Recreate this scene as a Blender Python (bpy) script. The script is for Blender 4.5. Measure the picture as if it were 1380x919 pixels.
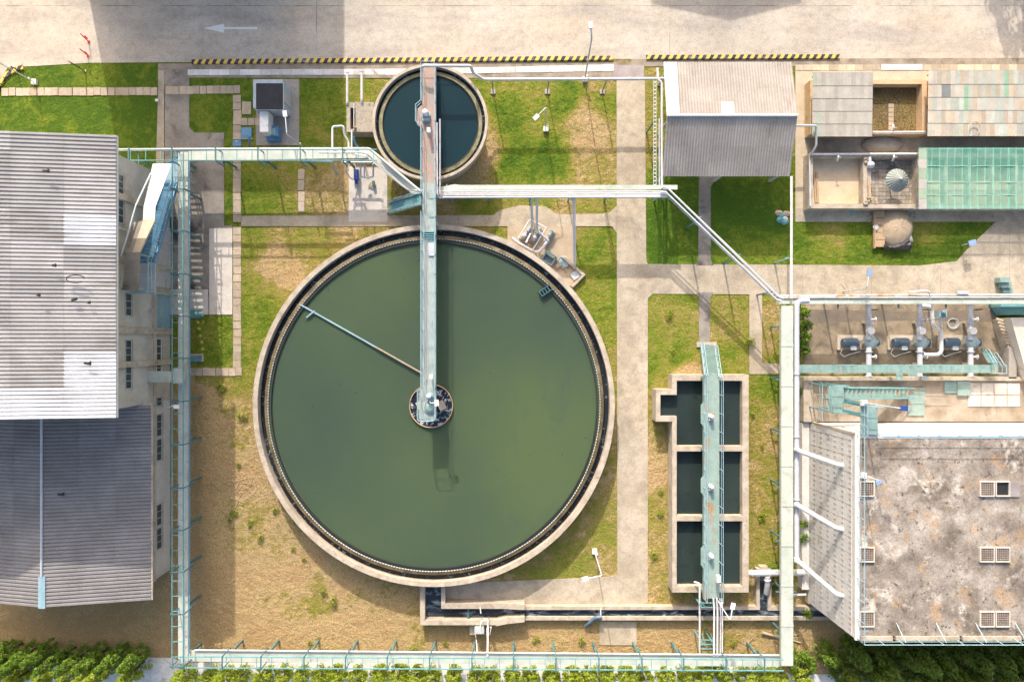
import bpy, bmesh, math, random
from mathutils import Vector, Matrix
R = math.radians
random.seed(7)
sc = bpy.context.scene
COL = sc.collection
for _o in list(bpy.data.objects):
    bpy.data.objects.remove(_o)

# ------------------------------------------------------------------ camera, sky, sun, exposure
H, S = 57.5, 16.0                      # drone height in metres, photo pixels per metre on the ground
cd = bpy.data.cameras.new('camera'); cam = bpy.data.objects.new('camera', cd); COL.objects.link(cam)
cam.location = (0, 0, H); cam.rotation_euler = (0, 0, 0)
cd.sensor_width = 36; cd.lens = 24; cd.clip_end = 5000; cd.clip_start = 0.5
sc.camera = cam
SUN_EL, SUN_AZ = 29.0, 10.5            # sun stands in the north, a little west
w = bpy.data.worlds.new('World'); sc.world = w; w.use_nodes = True
nt = w.node_tree; nt.nodes.clear()
sky = nt.nodes.new('ShaderNodeTexSky'); sky.sky_type = 'NISHITA'; sky.sun_disc = False
sky.sun_elevation = R(SUN_EL); sky.sun_rotation = R(-SUN_AZ); sky.dust_density = 5.0; sky.ozone_density = 1.0
bg = nt.nodes.new('ShaderNodeBackground'); bg.inputs[1].default_value = 0.15
wo = nt.nodes.new('ShaderNodeOutputWorld')
wb = nt.nodes.new('ShaderNodeVectorMath'); wb.operation = 'MULTIPLY'; wb.inputs[1].default_value = (1.05, 1.0, .95)   # hazy, warm-white sky
nt.links.new(sky.outputs[0], wb.inputs[0]); nt.links.new(wb.outputs[0], bg.inputs[0]); nt.links.new(bg.outputs[0], wo.inputs[0])
sl = bpy.data.lights.new('sun', 'SUN'); sl.energy = 2.65; sl.angle = R(0.5); sl.color = (1.0, 0.91, 0.80)
so = bpy.data.objects.new('sun', sl); COL.objects.link(so)
d = Vector((math.sin(R(SUN_AZ))*math.cos(R(SUN_EL)), -math.cos(R(SUN_AZ))*math.cos(R(SUN_EL)), -math.sin(R(SUN_EL))))
so.rotation_euler = d.to_track_quat('-Z', 'Y').to_euler(); so.location = (0, 40, 40)
vs = sc.view_settings; vs.view_transform = 'Standard'; vs.look = 'None'; vs.gamma = 1; vs.use_curve_mapping = False
vs.exposure = 1.12
sc.cycles.max_bounces = 6; sc.cycles.use_denoising = True

# ------------------------------------------------------------------ surveying: photo point + height -> metres
def P(x, y, z=0.0):
    k = (1 - z/H)/S
    return Vector(((x-690)*k, -(y-459.5)*k, z))
def PL(pts, z):
    return [P(x, y, z) for x, y in pts]

# ------------------------------------------------------------------ materials
MATS = {}
def ramp(nt, fac, stops, interp='LINEAR'):
    r = nt.nodes.new('ShaderNodeValToRGB'); r.color_ramp.interpolation = interp
    e = r.color_ramp.elements
    while len(e) < len(stops): e.new(0.5)
    for i, (p, c) in enumerate(stops):
        e[i].position = p
        e[i].color = (c, c, c, 1) if isinstance(c, (int, float)) else (c[0], c[1], c[2], 1)
    nt.links.new(fac, r.inputs[0]); return r.outputs[0]
def noise(nt, vec, scale, detail=6, rough=.6, dist=0):
    n = nt.nodes.new('ShaderNodeTexNoise'); n.inputs['Scale'].default_value = scale
    n.inputs['Detail'].default_value = detail; n.inputs['Roughness'].default_value = rough
    n.inputs['Distortion'].default_value = dist
    nt.links.new(vec, n.inputs['Vector']); return n.outputs[0]
def mix(nt, a, b, fac, mode='MIX'):
    m = nt.nodes.new('ShaderNodeMix'); m.data_type = 'RGBA'; m.blend_type = mode
    for s, v in ((0, fac), (6, a), (7, b)):
        if hasattr(v, 'is_linked') or hasattr(v, 'links'): nt.links.new(v, m.inputs[s])
        elif s == 0: m.inputs[0].default_value = v
        else: m.inputs[s].default_value = (v[0], v[1], v[2], 1)
    return m.outputs[2]
def math_(nt, op, a, b=0.0, c=0.0):
    m = nt.nodes.new('ShaderNodeMath'); m.operation = op
    for i, v in enumerate((a, b, c)):
        if hasattr(v, 'links'): nt.links.new(v, m.inputs[i])
        else: m.inputs[i].default_value = v
    return m.outputs[0]
def start(name):
    m = bpy.data.materials.new(name); m.use_nodes = True; nt = m.node_tree; nt.nodes.clear()
    o = nt.nodes.new('ShaderNodeOutputMaterial'); b = nt.nodes.new('ShaderNodeBsdfPrincipled')
    nt.links.new(b.outputs[0], o.inputs[0])
    g = nt.nodes.new('ShaderNodeNewGeometry')
    MATS[name] = m
    return m, nt, b, g.outputs['Position'], g
def finish(nt, b, col, rough, metal=0.0, pos=None, bump=0, bscale=20, bh=None):
    if hasattr(col, 'links'): nt.links.new(col, b.inputs['Base Color'])
    else: b.inputs['Base Color'].default_value = (*col, 1)
    if hasattr(rough, 'links'): nt.links.new(rough, b.inputs['Roughness'])
    else: b.inputs['Roughness'].default_value = rough
    b.inputs['Metallic'].default_value = metal
    if bump:
        h = bh or noise(nt, pos, bscale, 5, .65)
        bm_ = nt.nodes.new('ShaderNodeBump'); bm_.inputs['Strength'].default_value = 1.0; bm_.inputs['Distance'].default_value = bump
        nt.links.new(h, bm_.inputs['Height']); nt.links.new(bm_.outputs[0], b.inputs['Normal'])
def mat(name, cols, scale=.8, rough=.85, metal=0, bump=0, bscale=20, stains=(), fine=.12, island=0, stretch=None, spec=None, attr=None):
    """cols: colours spread over a noise; stains: (colour, scale, low, high[, stretch]) patches; fine: small-grain value variation"""
    m, nt, b, pos, g = start(name)
    def vec(st):
        if not st: return pos
        mp = nt.nodes.new('ShaderNodeVectorMath'); mp.operation = 'MULTIPLY'; mp.inputs[1].default_value = st
        nt.links.new(pos, mp.inputs[0]); return mp.outputs[0]
    n = len(cols)
    if n == 1: col = mix(nt, cols[0], cols[0], 0.0)
    else: col = ramp(nt, noise(nt, vec(stretch), scale, 7, .62), [(.32+.36*i/(n-1), c) for i, c in enumerate(cols)])
    if attr:
        a = nt.nodes.new('ShaderNodeAttribute'); a.attribute_name = attr
        col = mix(nt, col, a.outputs['Color'], 1.0, 'MULTIPLY')
    for s in stains:
        f = ramp(nt, noise(nt, vec(s[4] if len(s) > 4 else None), s[1], 7, .65, .3), [(s[2], 0.0), (s[3], 1.0)])
        col = mix(nt, col, s[0], f)
    if fine:
        f = ramp(nt, noise(nt, pos, 9, 4, .7), [(.25, 1-fine*1.6), (.75, 1+fine)])
        col = mix(nt, col, f, 1.0, 'MULTIPLY')
    if island:
        hs = nt.nodes.new('ShaderNodeHueSaturation')
        v = math_(nt, 'MULTIPLY_ADD', g.outputs['Random Per Island'], 2*island, 1-island)
        nt.links.new(v, hs.inputs['Value']); nt.links.new(col, hs.inputs['Color']); col = hs.outputs[0]
    finish(nt, b, col, rough, metal, pos, bump, bscale)
    if spec is not None: b.inputs['Specular IOR Level'].default_value = spec
    return m

# concrete and soil
def slab_mat(name, cols, px, py, ox, oy, jw, stains):
    m, nt, b, pos, g = start(name)
    col = ramp(nt, noise(nt, pos, .25, 8, .62), [(.3+.4*i/(len(cols)-1), c) for i, c in enumerate(cols)])
    for s in stains:
        mp = nt.nodes.new('ShaderNodeVectorMath'); mp.operation = 'MULTIPLY'; mp.inputs[1].default_value = s[4]
        nt.links.new(pos, mp.inputs[0])
        col = mix(nt, col, s[0], ramp(nt, noise(nt, mp.outputs[0], s[1], 8, .65, .4), [(s[2], 0.0), (s[3], s[5])]))
    col = mix(nt, col, ramp(nt, noise(nt, pos, 7, 5, .7), [(.25, .74), (.5, 1.0), (.75, 1.16)]), 1.0, 'MULTIPLY')
    col = mix(nt, col, ramp(nt, noise(nt, pos, 1.7, 8, .72), [(.3, .80), (.5, 1.0), (.72, 1.12)]), 1.0, 'MULTIPLY')
    col = mix(nt, col, (.12, .10, .08), ramp(nt, noise(nt, pos, 2.6, 6, .75), [(.68, 0.0), (.76, .7)]))
    xyz = nt.nodes.new('ShaderNodeSeparateXYZ'); nt.links.new(pos, xyz.inputs[0])
    wob = math_(nt, 'MULTIPLY', noise(nt, pos, .6, 4), .05)
    js = []
    for ax, per, off in ((0, px, ox), (1, py, oy)):
        t = math_(nt, 'ADD', math_(nt, 'ADD', xyz.outputs[ax], -off), wob)
        f = math_(nt, 'PINGPONG', t, per/2)
        js.append(math_(nt, 'LESS_THAN', f, jw))
    j = math_(nt, 'MAXIMUM', js[0], js[1])
    j = math_(nt, 'MULTIPLY', j, ramp(nt, noise(nt, pos, .35, 3), [(.42, .1), (.6, .75)]))
    col = mix(nt, col, (.11, .10, .095), j)
    finish(nt, b, col, .9, 0, pos, .006, 25)
    return m
slab_mat('road', [(.37, .325, .27), (.435, .39, .325), (.50, .45, .385)], 29.75, 21, P(427, 0).x, P(0, 8).y, .035,
         [((.30, .27, .245), .5, .5, .72, (.22, 1, 1), .55), ((.50, .385, .265), .3, .5, .75, (.3, 1, 1), .5), ((.27, .245, .225), .35, .48, .66, (.35, 1.2, 1), .55), ((.24, .22, .20), .9, .62, .8, (1, .5, 1), .45)])
slab_mat('path', [(.30, .255, .185), (.39, .335, .255), (.47, .41, .325)], 5.8, 60, 1.3, 0.5, .012,
         [((.17, .145, .115), .55, .5, .74, (1, 1, 1), .7), ((.49, .43, .36), .35, .55, .8, (1, 1, 1), .5), ((.14, .125, .11), 1.6, .62, .75, (1, 1, 1), .5)])
mat('dark_path', [(.16, .145, .125), (.255, .23, .195), (.34, .305, .26)], .45, stains=[((.065, .06, .055), .38, .50, .66), ((.36, .33, .28), .7, .6, .8)], bump=.006)
mat('pale_slab', [(.46, .42, .37), (.60, .57, .52)], .6, stains=[((.30, .26, .22), .6, .56, .75)], bump=.005)
mat('stone', [(.36, .29, .215), (.46, .385, .295)], 2, island=.16, stains=[((.17, .135, .105), 4, .58, .72)], bump=.008)
mat('white_slab', [(.50, .50, .49), (.66, .66, .65)], 1.2, island=.22, stains=[((.28, .25, .20), .9, .58, .72)], bump=.005)
mat('tan_slab', [(.40, .335, .245), (.49, .42, .32)], 1.2, island=.22, stains=[((.22, .19, .15), .8, .6, .75)], bump=.005)
mat('pump_floor', [(.15, .12, .08), (.24, .195, .135), (.32, .265, .19)], .5, stains=[((.085, .07, .055), .6, .48, .68), ((.36, .24, .13), .8, .64, .76)], bump=.006)
mat('gutter', [(.17, .14, .105), (.27, .225, .17), (.34, .30, .24)], .9, stains=[((.09, .085, .07), .6, .55, .75)], bump=.006)
mat('concrete', [(.36, .30, .235), (.46, .395, .315), (.54, .475, .39)], 1.1, stains=[((.20, .17, .135), 1.3, .57, .75)], bump=.006)
mat('rim_concrete', [(.31, .26, .20), (.395, .34, .27), (.47, .42, .345)], 1.4, stains=[((.21, .175, .135), 2.2, .58, .72)], bump=.006)
mat('wall_plaster', [(.40, .365, .31), (.48, .445, .385), (.55, .515, .46)], .7, stains=[((.26, .23, .19), .7, .55, .78, (1, 1, .35))], bump=.004)
mat('white_wall', [(.52, .505, .475), (.63, .62, .60)], .8, stains=[((.40, .36, .31), .8, .58, .78, (1, 1, .4))])
mat('grey_wall', [(.42, .42, .42), (.54, .55, .56)], .8, stains=[((.30, .28, .26), .8, .58, .78)])
mat('old_roof', [(.12, .105, .088), (.225, .195, .165), (.335, .30, .26), (.46, .42, .38)], .42,
    stains=[((.11, .085, .06), .30, .50, .68), ((.42, .27, .14), .50, .56, .70), ((.40, .29, .17), .9, .62, .74), ((.58, .54, .48), .6, .56, .70), ((.36, .225, .11), 1.4, .62, .70), ((.09, .08, .066), 2.6, .58, .66), ((.52, .48, .43), 3.5, .64, .74)], bump=.012, fine=.3)
mat('old_basin', [(.21, .165, .12), (.31, .26, .20), (.40, .355, .30)], .6, stains=[((.20, .15, .10), .8, .55, .72), ((.36, .22, .11), .7, .66, .76)], bump=.008)
mat('dark_stone', [(.22, .19, .15), (.35, .31, .25), (.42, .38, .31)], 1.6, stains=[((.12, .10, .08), 1.6, .52, .7)], bump=.01)
mat('tan_pad', [(.34, .27, .19), (.44, .36, .26)], .8, stains=[((.22, .17, .12), .7, .55, .75)], bump=.005)
mat('dark_floor', [(.12, .10, .08), (.18, .15, .115)], .7, .6, stains=[((.24, .19, .13), 1.2, .58, .72)])
mat('kiosk_pad', [(.26, .24, .22), (.34, .315, .29)], .8, stains=[((.17, .15, .13), .8, .55, .72)], bump=.005)
mat('deck_grey', [(.20, .27, .265), (.28, .345, .335), (.34, .39, .375)], 1.3, .7, stains=[((.14, .15, .14), 1.5, .58, .72, (2, .5, 1)), ((.30, .20, .16), 1.1, .68, .76)])
mat('pipe_pale', [(.44, .45, .49), (.56, .57, .61)], 1.3, .45, stains=[((.30, .27, .25), 1.5, .60, .74)])
mat('pipe_rust', [(.52, .48, .46), (.60, .56, .54)], 1.3, .6, stains=[((.42, .20, .08), .8, .50, .62), ((.25, .11, .05), 1.6, .62, .72)])
mat('net_green', [(.16, .40, .31), (.24, .48, .39)], 1.5, .6)
mat('kiosk_wall', [(.33, .40, .46), (.42, .49, .55)], 1, .7)
mat('white_rust', [(.70, .69, .67), (.78, .78, .77)], 1, .6, stains=[((.42, .24, .10), 2.2, .60, .68)])
mat('lamp_blue', [(.16, .26, .48), (.24, .36, .58)], 2, .4)
mat('straw', [(.40, .31, .19), (.52, .43, .29)], 2, .9)
mat('louvre', [(.46, .445, .425), (.56, .55, .535)], 1.4, stains=[((.30, .24, .19), 1.2, .60, .78, (1, .5, 1))])
mat('mud', [(.12, .085, .03), (.185, .135, .05)], 1.2, bump=.0)
mat('sand', [(.33, .255, .17), (.43, .345, .24)], 1.4, bump=.02, bscale=8)
mat('grey_sand', [(.32, .27, .21), (.42, .36, .29)], 1.4, bump=.02, bscale=8)
mat('brick_floor', [(.50, .39, .25), (.60, .485, .34)], 1.0, bump=.005)
mat('tile_floor', [(.26, .23, .195), (.38, .335, .28)], 1.1, island=.22, stains=[((.14, .125, .11), 1.2, .55, .68)])
mat('orange_render', [(.46, .31, .17), (.56, .40, .25)], 1.2, stains=[((.24, .17, .10), 1, .6, .75)])
# metal, paint
mat('teal_paint', [(.165, .27, .255), (.235, .345, .325)], 1.6, .6, stains=[((.13, .15, .13), .9, .54, .72), ((.25, .16, .10), 1.6, .60, .72)], fine=.1)
mat('teal_steel', [(.10, .26, .28), (.15, .34, .36)], 1.6, .55)
mat('dark_teal', [(.045, .13, .15), (.075, .19, .21)], 1.6, .55)
mat('rust_deck', [(.22, .28, .255), (.34, .245, .21), (.40, .27, .235)], 1.0, .8, stains=[((.33, .14, .06), .9, .58, .72), ((.24, .33, .305), .8, .6, .72), ((.13, .12, .11), 3, .62, .72)], stretch=(2.2, .6, 1))
mat('rusty_green', [(.19, .29, .265), (.27, .365, .335)], 1.2, .7, stains=[((.33, .19, .085), .75, .54, .64, (1.2, .55, 1)), ((.20, .25, .22), 1.2, .6, .75)])
mat('blue_paint', [(.07, .20, .34), (.11, .27, .42)], 1.4, .5, stains=[((.22, .36, .46), 1.1, .58, .75)])
mat('light_blue', [(.22, .36, .42), (.31, .45, .51)], 1.4, .5)
mat('duct', [(.37, .43, .375), (.44, .485, .43), (.50, .525, .48)], .7, .55, stains=[((.30, .31, .24), .8, .56, .74), ((.20, .20, .15), 1.9, .66, .76)], fine=.1)
mat('pipe_white', [(.48, .48, .48), (.60, .60, .60)], 1.3, .45, stains=[((.34, .29, .24), 1.3, .58, .74), ((.30, .17, .09), 2.2, .66, .74)], fine=.1)
mat('pipe_pink', [(.58, .55, .56), (.68, .66, .67)], 1.3, .45, stains=[((.42, .24, .14), 1.2, .61, .72)], fine=.06)
mat('pipe_grey', [(.40, .43, .48), (.53, .55, .60)], 1.3, .4, fine=.08)
mat('white_paint', [(.62, .62, .61), (.70, .70, .69)], 1, .6, fine=.05)
mat('grey_paint', [(.36, .40, .43), (.46, .50, .53)], 1, .5)
mat('pump_blue', [(.06, .10, .15), (.10, .155, .21)], 2.5, .45, fine=.2)
mat('pump_green', [(.20, .29, .31), (.30, .39, .41)], 2, .5, fine=.15)
mat('royal_blue', [(.02, .05, .24), (.03, .08, .32)], 2, .4)
mat('dark_roofing', [(.018, .02, .028), (.03, .033, .042)], 1.2, .85, fine=.25)
mat('black', [(.012, .012, .014), (.022, .022, .024)], 2, .6)
mat('glass', [(.04, .055, .06), (.08, .10, .105)], 1.5, .2)
mat('dark_glass', [(.02, .035, .035), (.04, .06, .06)], 1.5, .25)
mat('steel', [(.40, .41, .42), (.54, .55, .56)], 2, .4, .3)
mat('plate_steel', [(.26, .22, .21), (.36, .32, .31)], 1.2, .6, stains=[((.30, .15, .09), 1, .6, .75)])
mat('red_paint', [(.55, .045, .035), (.65, .07, .05)], 2, .5)
mat('yellow_paint', [(.62, .42, .05), (.70, .50, .09)], 2, .6)
mat('wood', [(.34, .235, .13), (.46, .335, .21)], 2, .85, stretch=(6, 1, 1))
mat('tarp', [(.022, .022, .026), (.06, .06, .065)], 2, .5)
mat('sack_pink', [(.50, .35, .28), (.60, .44, .36)], 3, .8)
mat('sack_teal', [(.10, .33, .33), (.20, .45, .44)], 3, .8)
mat('tin', [(.15, .18, .17), (.22, .25, .235)], 1.2, .6, .1, island=.0)
mat('olive_slime', [(.13, .12, .06), (.21, .20, .115), (.29, .28, .18)], 1.8, .8, stains=[((.08, .07, .035), 1.5, .55, .75)])
mat('brown_slime', [(.06, .048, .018), (.125, .095, .042), (.21, .165, .095)], 1.1, .7, stains=[((.05, .04, .02), 1.2, .52, .7)])
mat('bark', [(.09, .06, .035), (.14, .10, .06)], 4, .9)
mat('leaf_lime', [(.22, .30, .014), (.34, .40, .035)], .9, .55, island=.42, fine=.0)
mat('leaf_dark', [(.095, .17, .012), (.19, .26, .024)], .9, .55, island=.42, fine=.0)
mat('leaf_mid', [(.10, .19, .012), (.18, .28, .022)], .9, .55, island=.4, fine=.0)
mat('roof_sheet', [(.335, .328, .32), (.43, .425, .42)], .5, .5, stains=[((.20, .18, .155), .55, .54, .78, (.25, 1.6, 1)), ((.20, .17, .15), 1.2, .70, .78, (.6, 2, 1))], attr='tint', fine=.1)
mat('roof_grey', [(.18, .172, .168), (.255, .245, .24)], .5, .6, stains=[((.20, .18, .17), .5, .58, .76, (.3, 1.4, 1))], attr='tint', fine=.14)
mat('shed_sheet', [(.30, .275, .25), (.38, .35, .32)], .5, .7, stains=[((.21, .18, .16), .6, .56, .74, (1.4, .35, 1))], attr='tint', fine=.16)
mat('bed_sheet', [(.32, .31, .28), (.41, .395, .36)], .9, .6, stains=[((.34, .30, .24), .8, .6, .78)], attr='tint', fine=.1)

def stripe_mat(name, a, bcol, pitch, slant):
    m, nt, b, pos, g = start(name)
    xyz = nt.nodes.new('ShaderNodeSeparateXYZ'); nt.links.new(pos, xyz.inputs[0])
    t = math_(nt, 'MULTIPLY_ADD', xyz.outputs[1], slant, xyz.outputs[0])
    t = math_(nt, 'ADD', t, math_(nt, 'MULTIPLY', noise(nt, pos, 1.1, 3), .12))
    f = math_(nt, 'GREATER_THAN', math_(nt, 'PINGPONG', t, pitch/2), pitch/4)
    col = mix(nt, a, bcol, f)
    col = mix(nt, col, (.26, .25, .21), ramp(nt, noise(nt, pos, 1.3, 8, .7), [(.52, 0.0), (.68, .85)]))
    finish(nt, b, col, .8, 0, pos, .004, 20)
stripe_mat('kerb_paint', (.025, .028, .05), (.62, .43, .08), .62, -.55)
stripe_mat('pole_paint', (.02, .02, .02), (.60, .50, .12), .5, 0)

def water_mat(name, cols, rough=.08, foam=None, scale=.06):
    m, nt, b, pos, g = start(name)
    col = ramp(nt, noise(nt, pos, scale, 4, .5), [(.34+.32*i/(len(cols)-1), c) for i, c in enumerate(cols)])
    if foam:
        for fc, fs, lo, hi, st in foam:
            mp = nt.nodes.new('ShaderNodeVectorMath'); mp.operation = 'MULTIPLY'; mp.inputs[1].default_value = st
            nt.links.new(pos, mp.inputs[0])
            col = mix(nt, col, fc, ramp(nt, noise(nt, mp.outputs[0], fs, 8, .68, .6), [(lo, 0.0), (hi, 1.0)]))
    finish(nt, b, col, rough, 0, pos, .004, 2.5)
    b.inputs['IOR'].default_value = 1.33
water_mat('green_water', [(.050, .078, .056), (.064, .097, .056), (.084, .122, .056)], .12, [((.012, .022, .016), 1.6, .66, .72, (1, 1.3, 1)), ((.060, .090, .066), .35, .56, .80, (1, .5, 1)), ((.10, .13, .11), 3.2, .735, .765, (1, 1, 1))], .045)
for _n in [n for n in MATS['green_water'].node_tree.nodes if n.type == 'BSDF_PRINCIPLED']:   # murky: light spreads below the surface
    _n.inputs['Subsurface Weight'].default_value = .8; _n.inputs['Subsurface Radius'].default_value = (.55, .8, .55); _n.inputs['Subsurface Scale'].default_value = 1.0
water_mat('teal_water', [(.006, .022, .030), (.010, .031, .038)], .1, [((.03, .05, .05), 1.5, .70, .80, (1, 1, 1))])
water_mat('basin_water', [(.019, .03, .03), (.028, .042, .038)], .1, [((.07, .09, .085), 1.1, .66, .80, (1, .6, 1)), ((.012, .018, .018), .6, .55, .75, (1, 1, 1))], .3)
water_mat('channel_water', [(.012, .018, .025), (.03, .045, .06)], .15, [((.26, .31, .36), 1.1, .52, .64, (.6, 1.6, 1))], .3)
water_mat('launder_water', [(.010, .012, .016), (.02, .026, .03)], .15, [((.24, .26, .29), 3, .57, .66, (1, 1, 1))], .3)
water_mat('well_water', [(.010, .016, .024), (.02, .03, .042)], .15, [((.45, .48, .54), 2.6, .52, .60, (1, 1, 1))], .3)

# mud of the open bed: dry cracks are part of the mud itself
m, nt, b, pos, g = start('cracked_mud')
vo = nt.nodes.new('ShaderNodeTexVoronoi'); vo.feature = 'DISTANCE_TO_EDGE'; vo.inputs['Scale'].default_value = 4.2
ad = nt.nodes.new('ShaderNodeVectorMath'); ad.operation = 'ADD'; nt.links.new(pos, ad.inputs[0])
nn = nt.nodes.new('ShaderNodeTexNoise'); nn.inputs['Scale'].default_value = 1.2; nt.links.new(pos, nn.inputs['Vector']); nt.links.new(nn.outputs[1], ad.inputs[1])
nt.links.new(ad.outputs[0], vo.inputs['Vector'])
col = ramp(nt, noise(nt, pos, .7, 5), [(.35, (.13, .09, .03)), (.65, (.21, .155, .05))])
col = mix(nt, (.04, .027, .012), col, ramp(nt, vo.outputs[0], [(.0, 0.0), (.07, 1.0)]))
finish(nt, b, col, .8, 0, pos, .03, 20, ramp(nt, vo.outputs[0], [(.0, 0.0), (.1, 1.0)]))

# shade net: woven, lets light and view through between threads
m, nt, b, pos, g = start('shade_net')
xyz = nt.nodes.new('ShaderNodeSeparateXYZ'); nt.links.new(pos, xyz.inputs[0])
fx = math_(nt, 'PINGPONG', math_(nt, 'ADD', xyz.outputs[0], .0), .31)
col = ramp(nt, noise(nt, pos, .8, 5), [(.35, (.14, .40, .30)), (.65, (.24, .52, .42))])
finish(nt, b, col, .6)
tr = nt.nodes.new('ShaderNodeBsdfTransparent'); mx = nt.nodes.new('ShaderNodeMixShader')
out = [n for n in nt.nodes if n.type == 'OUTPUT_MATERIAL'][0]
fac = math_(nt, 'MULTIPLY_ADD', math_(nt, 'LESS_THAN', fx, .05), .25, .42)
nt.links.new(fac, mx.inputs[0]); nt.links.new(tr.outputs[0], mx.inputs[1]); nt.links.new(b.outputs[0], mx.inputs[2]); nt.links.new(mx.outputs[0], out.inputs[0])

for _n, _c in (('leaf_lime', (.32, .42, .015)), ('leaf_mid', (.14, .25, .01)), ('leaf_dark', (.09, .16, .01))):   # light also comes through the leaves
    nt = MATS[_n].node_tree; b = [n for n in nt.nodes if n.type == 'BSDF_PRINCIPLED'][0]; o_ = [n for n in nt.nodes if n.type == 'OUTPUT_MATERIAL'][0]
    tl = nt.nodes.new('ShaderNodeBsdfTranslucent'); tl.inputs[0].default_value = (*_c, 1); mx = nt.nodes.new('ShaderNodeMixShader'); mx.inputs[0].default_value = .4
    nt.links.new(b.outputs[0], mx.inputs[1]); nt.links.new(tl.outputs[0], mx.inputs[2]); nt.links.new(mx.outputs[0], o_.inputs[0])

# ground: grass that dries out to straw and bare soil, driven by the "dry" attribute
m, nt, b, pos, g = start('ground')
at = nt.nodes.new('ShaderNodeAttribute'); at.attribute_name = 'dry'
n1 = math_(nt, 'MULTIPLY_ADD', noise(nt, pos, .33, 9, .7, .6), 1.5, -.75)
n2 = math_(nt, 'MULTIPLY_ADD', noise(nt, pos, 2.0, 7, .75), 1.2, -.6)
n3 = math_(nt, 'MULTIPLY_ADD', noise(nt, pos, 9, 5, .75), .8, -.4)
f = math_(nt, 'ADD', math_(nt, 'ADD', at.outputs['Fac'], n1), math_(nt, 'ADD', n2, n3))
col = ramp(nt, f, [(.0, (.062, .122, .011)), (.28, (.14, .19, .018)), (.5, (.225, .22, .042)), (.68, (.29, .225, .075)), (.86, (.45, .335, .175)), (1.0, (.385, .265, .13))])
mpv = nt.nodes.new('ShaderNodeVectorMath'); mpv.operation = 'MULTIPLY'; mpv.inputs[1].default_value = (1, 1.6, 1); nt.links.new(pos, mpv.inputs[0])
col = mix(nt, col, ramp(nt, noise(nt, mpv.outputs[0], 7, 5, .85), [(.3, .45), (.5, 1.0), (.72, 1.5)]), 1.0, 'MULTIPLY')
hh = math_(nt, 'ADD', math_(nt, 'MULTIPLY', noise(nt, pos, 2.2, 8, .75), 1.0), math_(nt, 'MULTIPLY', noise(nt, pos, .8, 4, .6), .8))
finish(nt, b, col, .95, 0, pos, .24, 3, hh)
b.inputs['Specular IOR Level'].default_value = .15

m, nt, b, pos, g = start('ground_blades')
at = nt.nodes.new('ShaderNodeAttribute'); at.attribute_name = 'dry'
f = math_(nt, 'ADD', at.outputs['Fac'], math_(nt, 'MULTIPLY_ADD', g.outputs['Random Per Island'], .5, -.25))
col = ramp(nt, f, [(.0, (.05, .12, .012)), (.3, (.10, .17, .016)), (.52, (.18, .20, .035)), (.72, (.29, .23, .09)), (1.0, (.36, .26, .13))])
finish(nt, b, col, .9)

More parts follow.
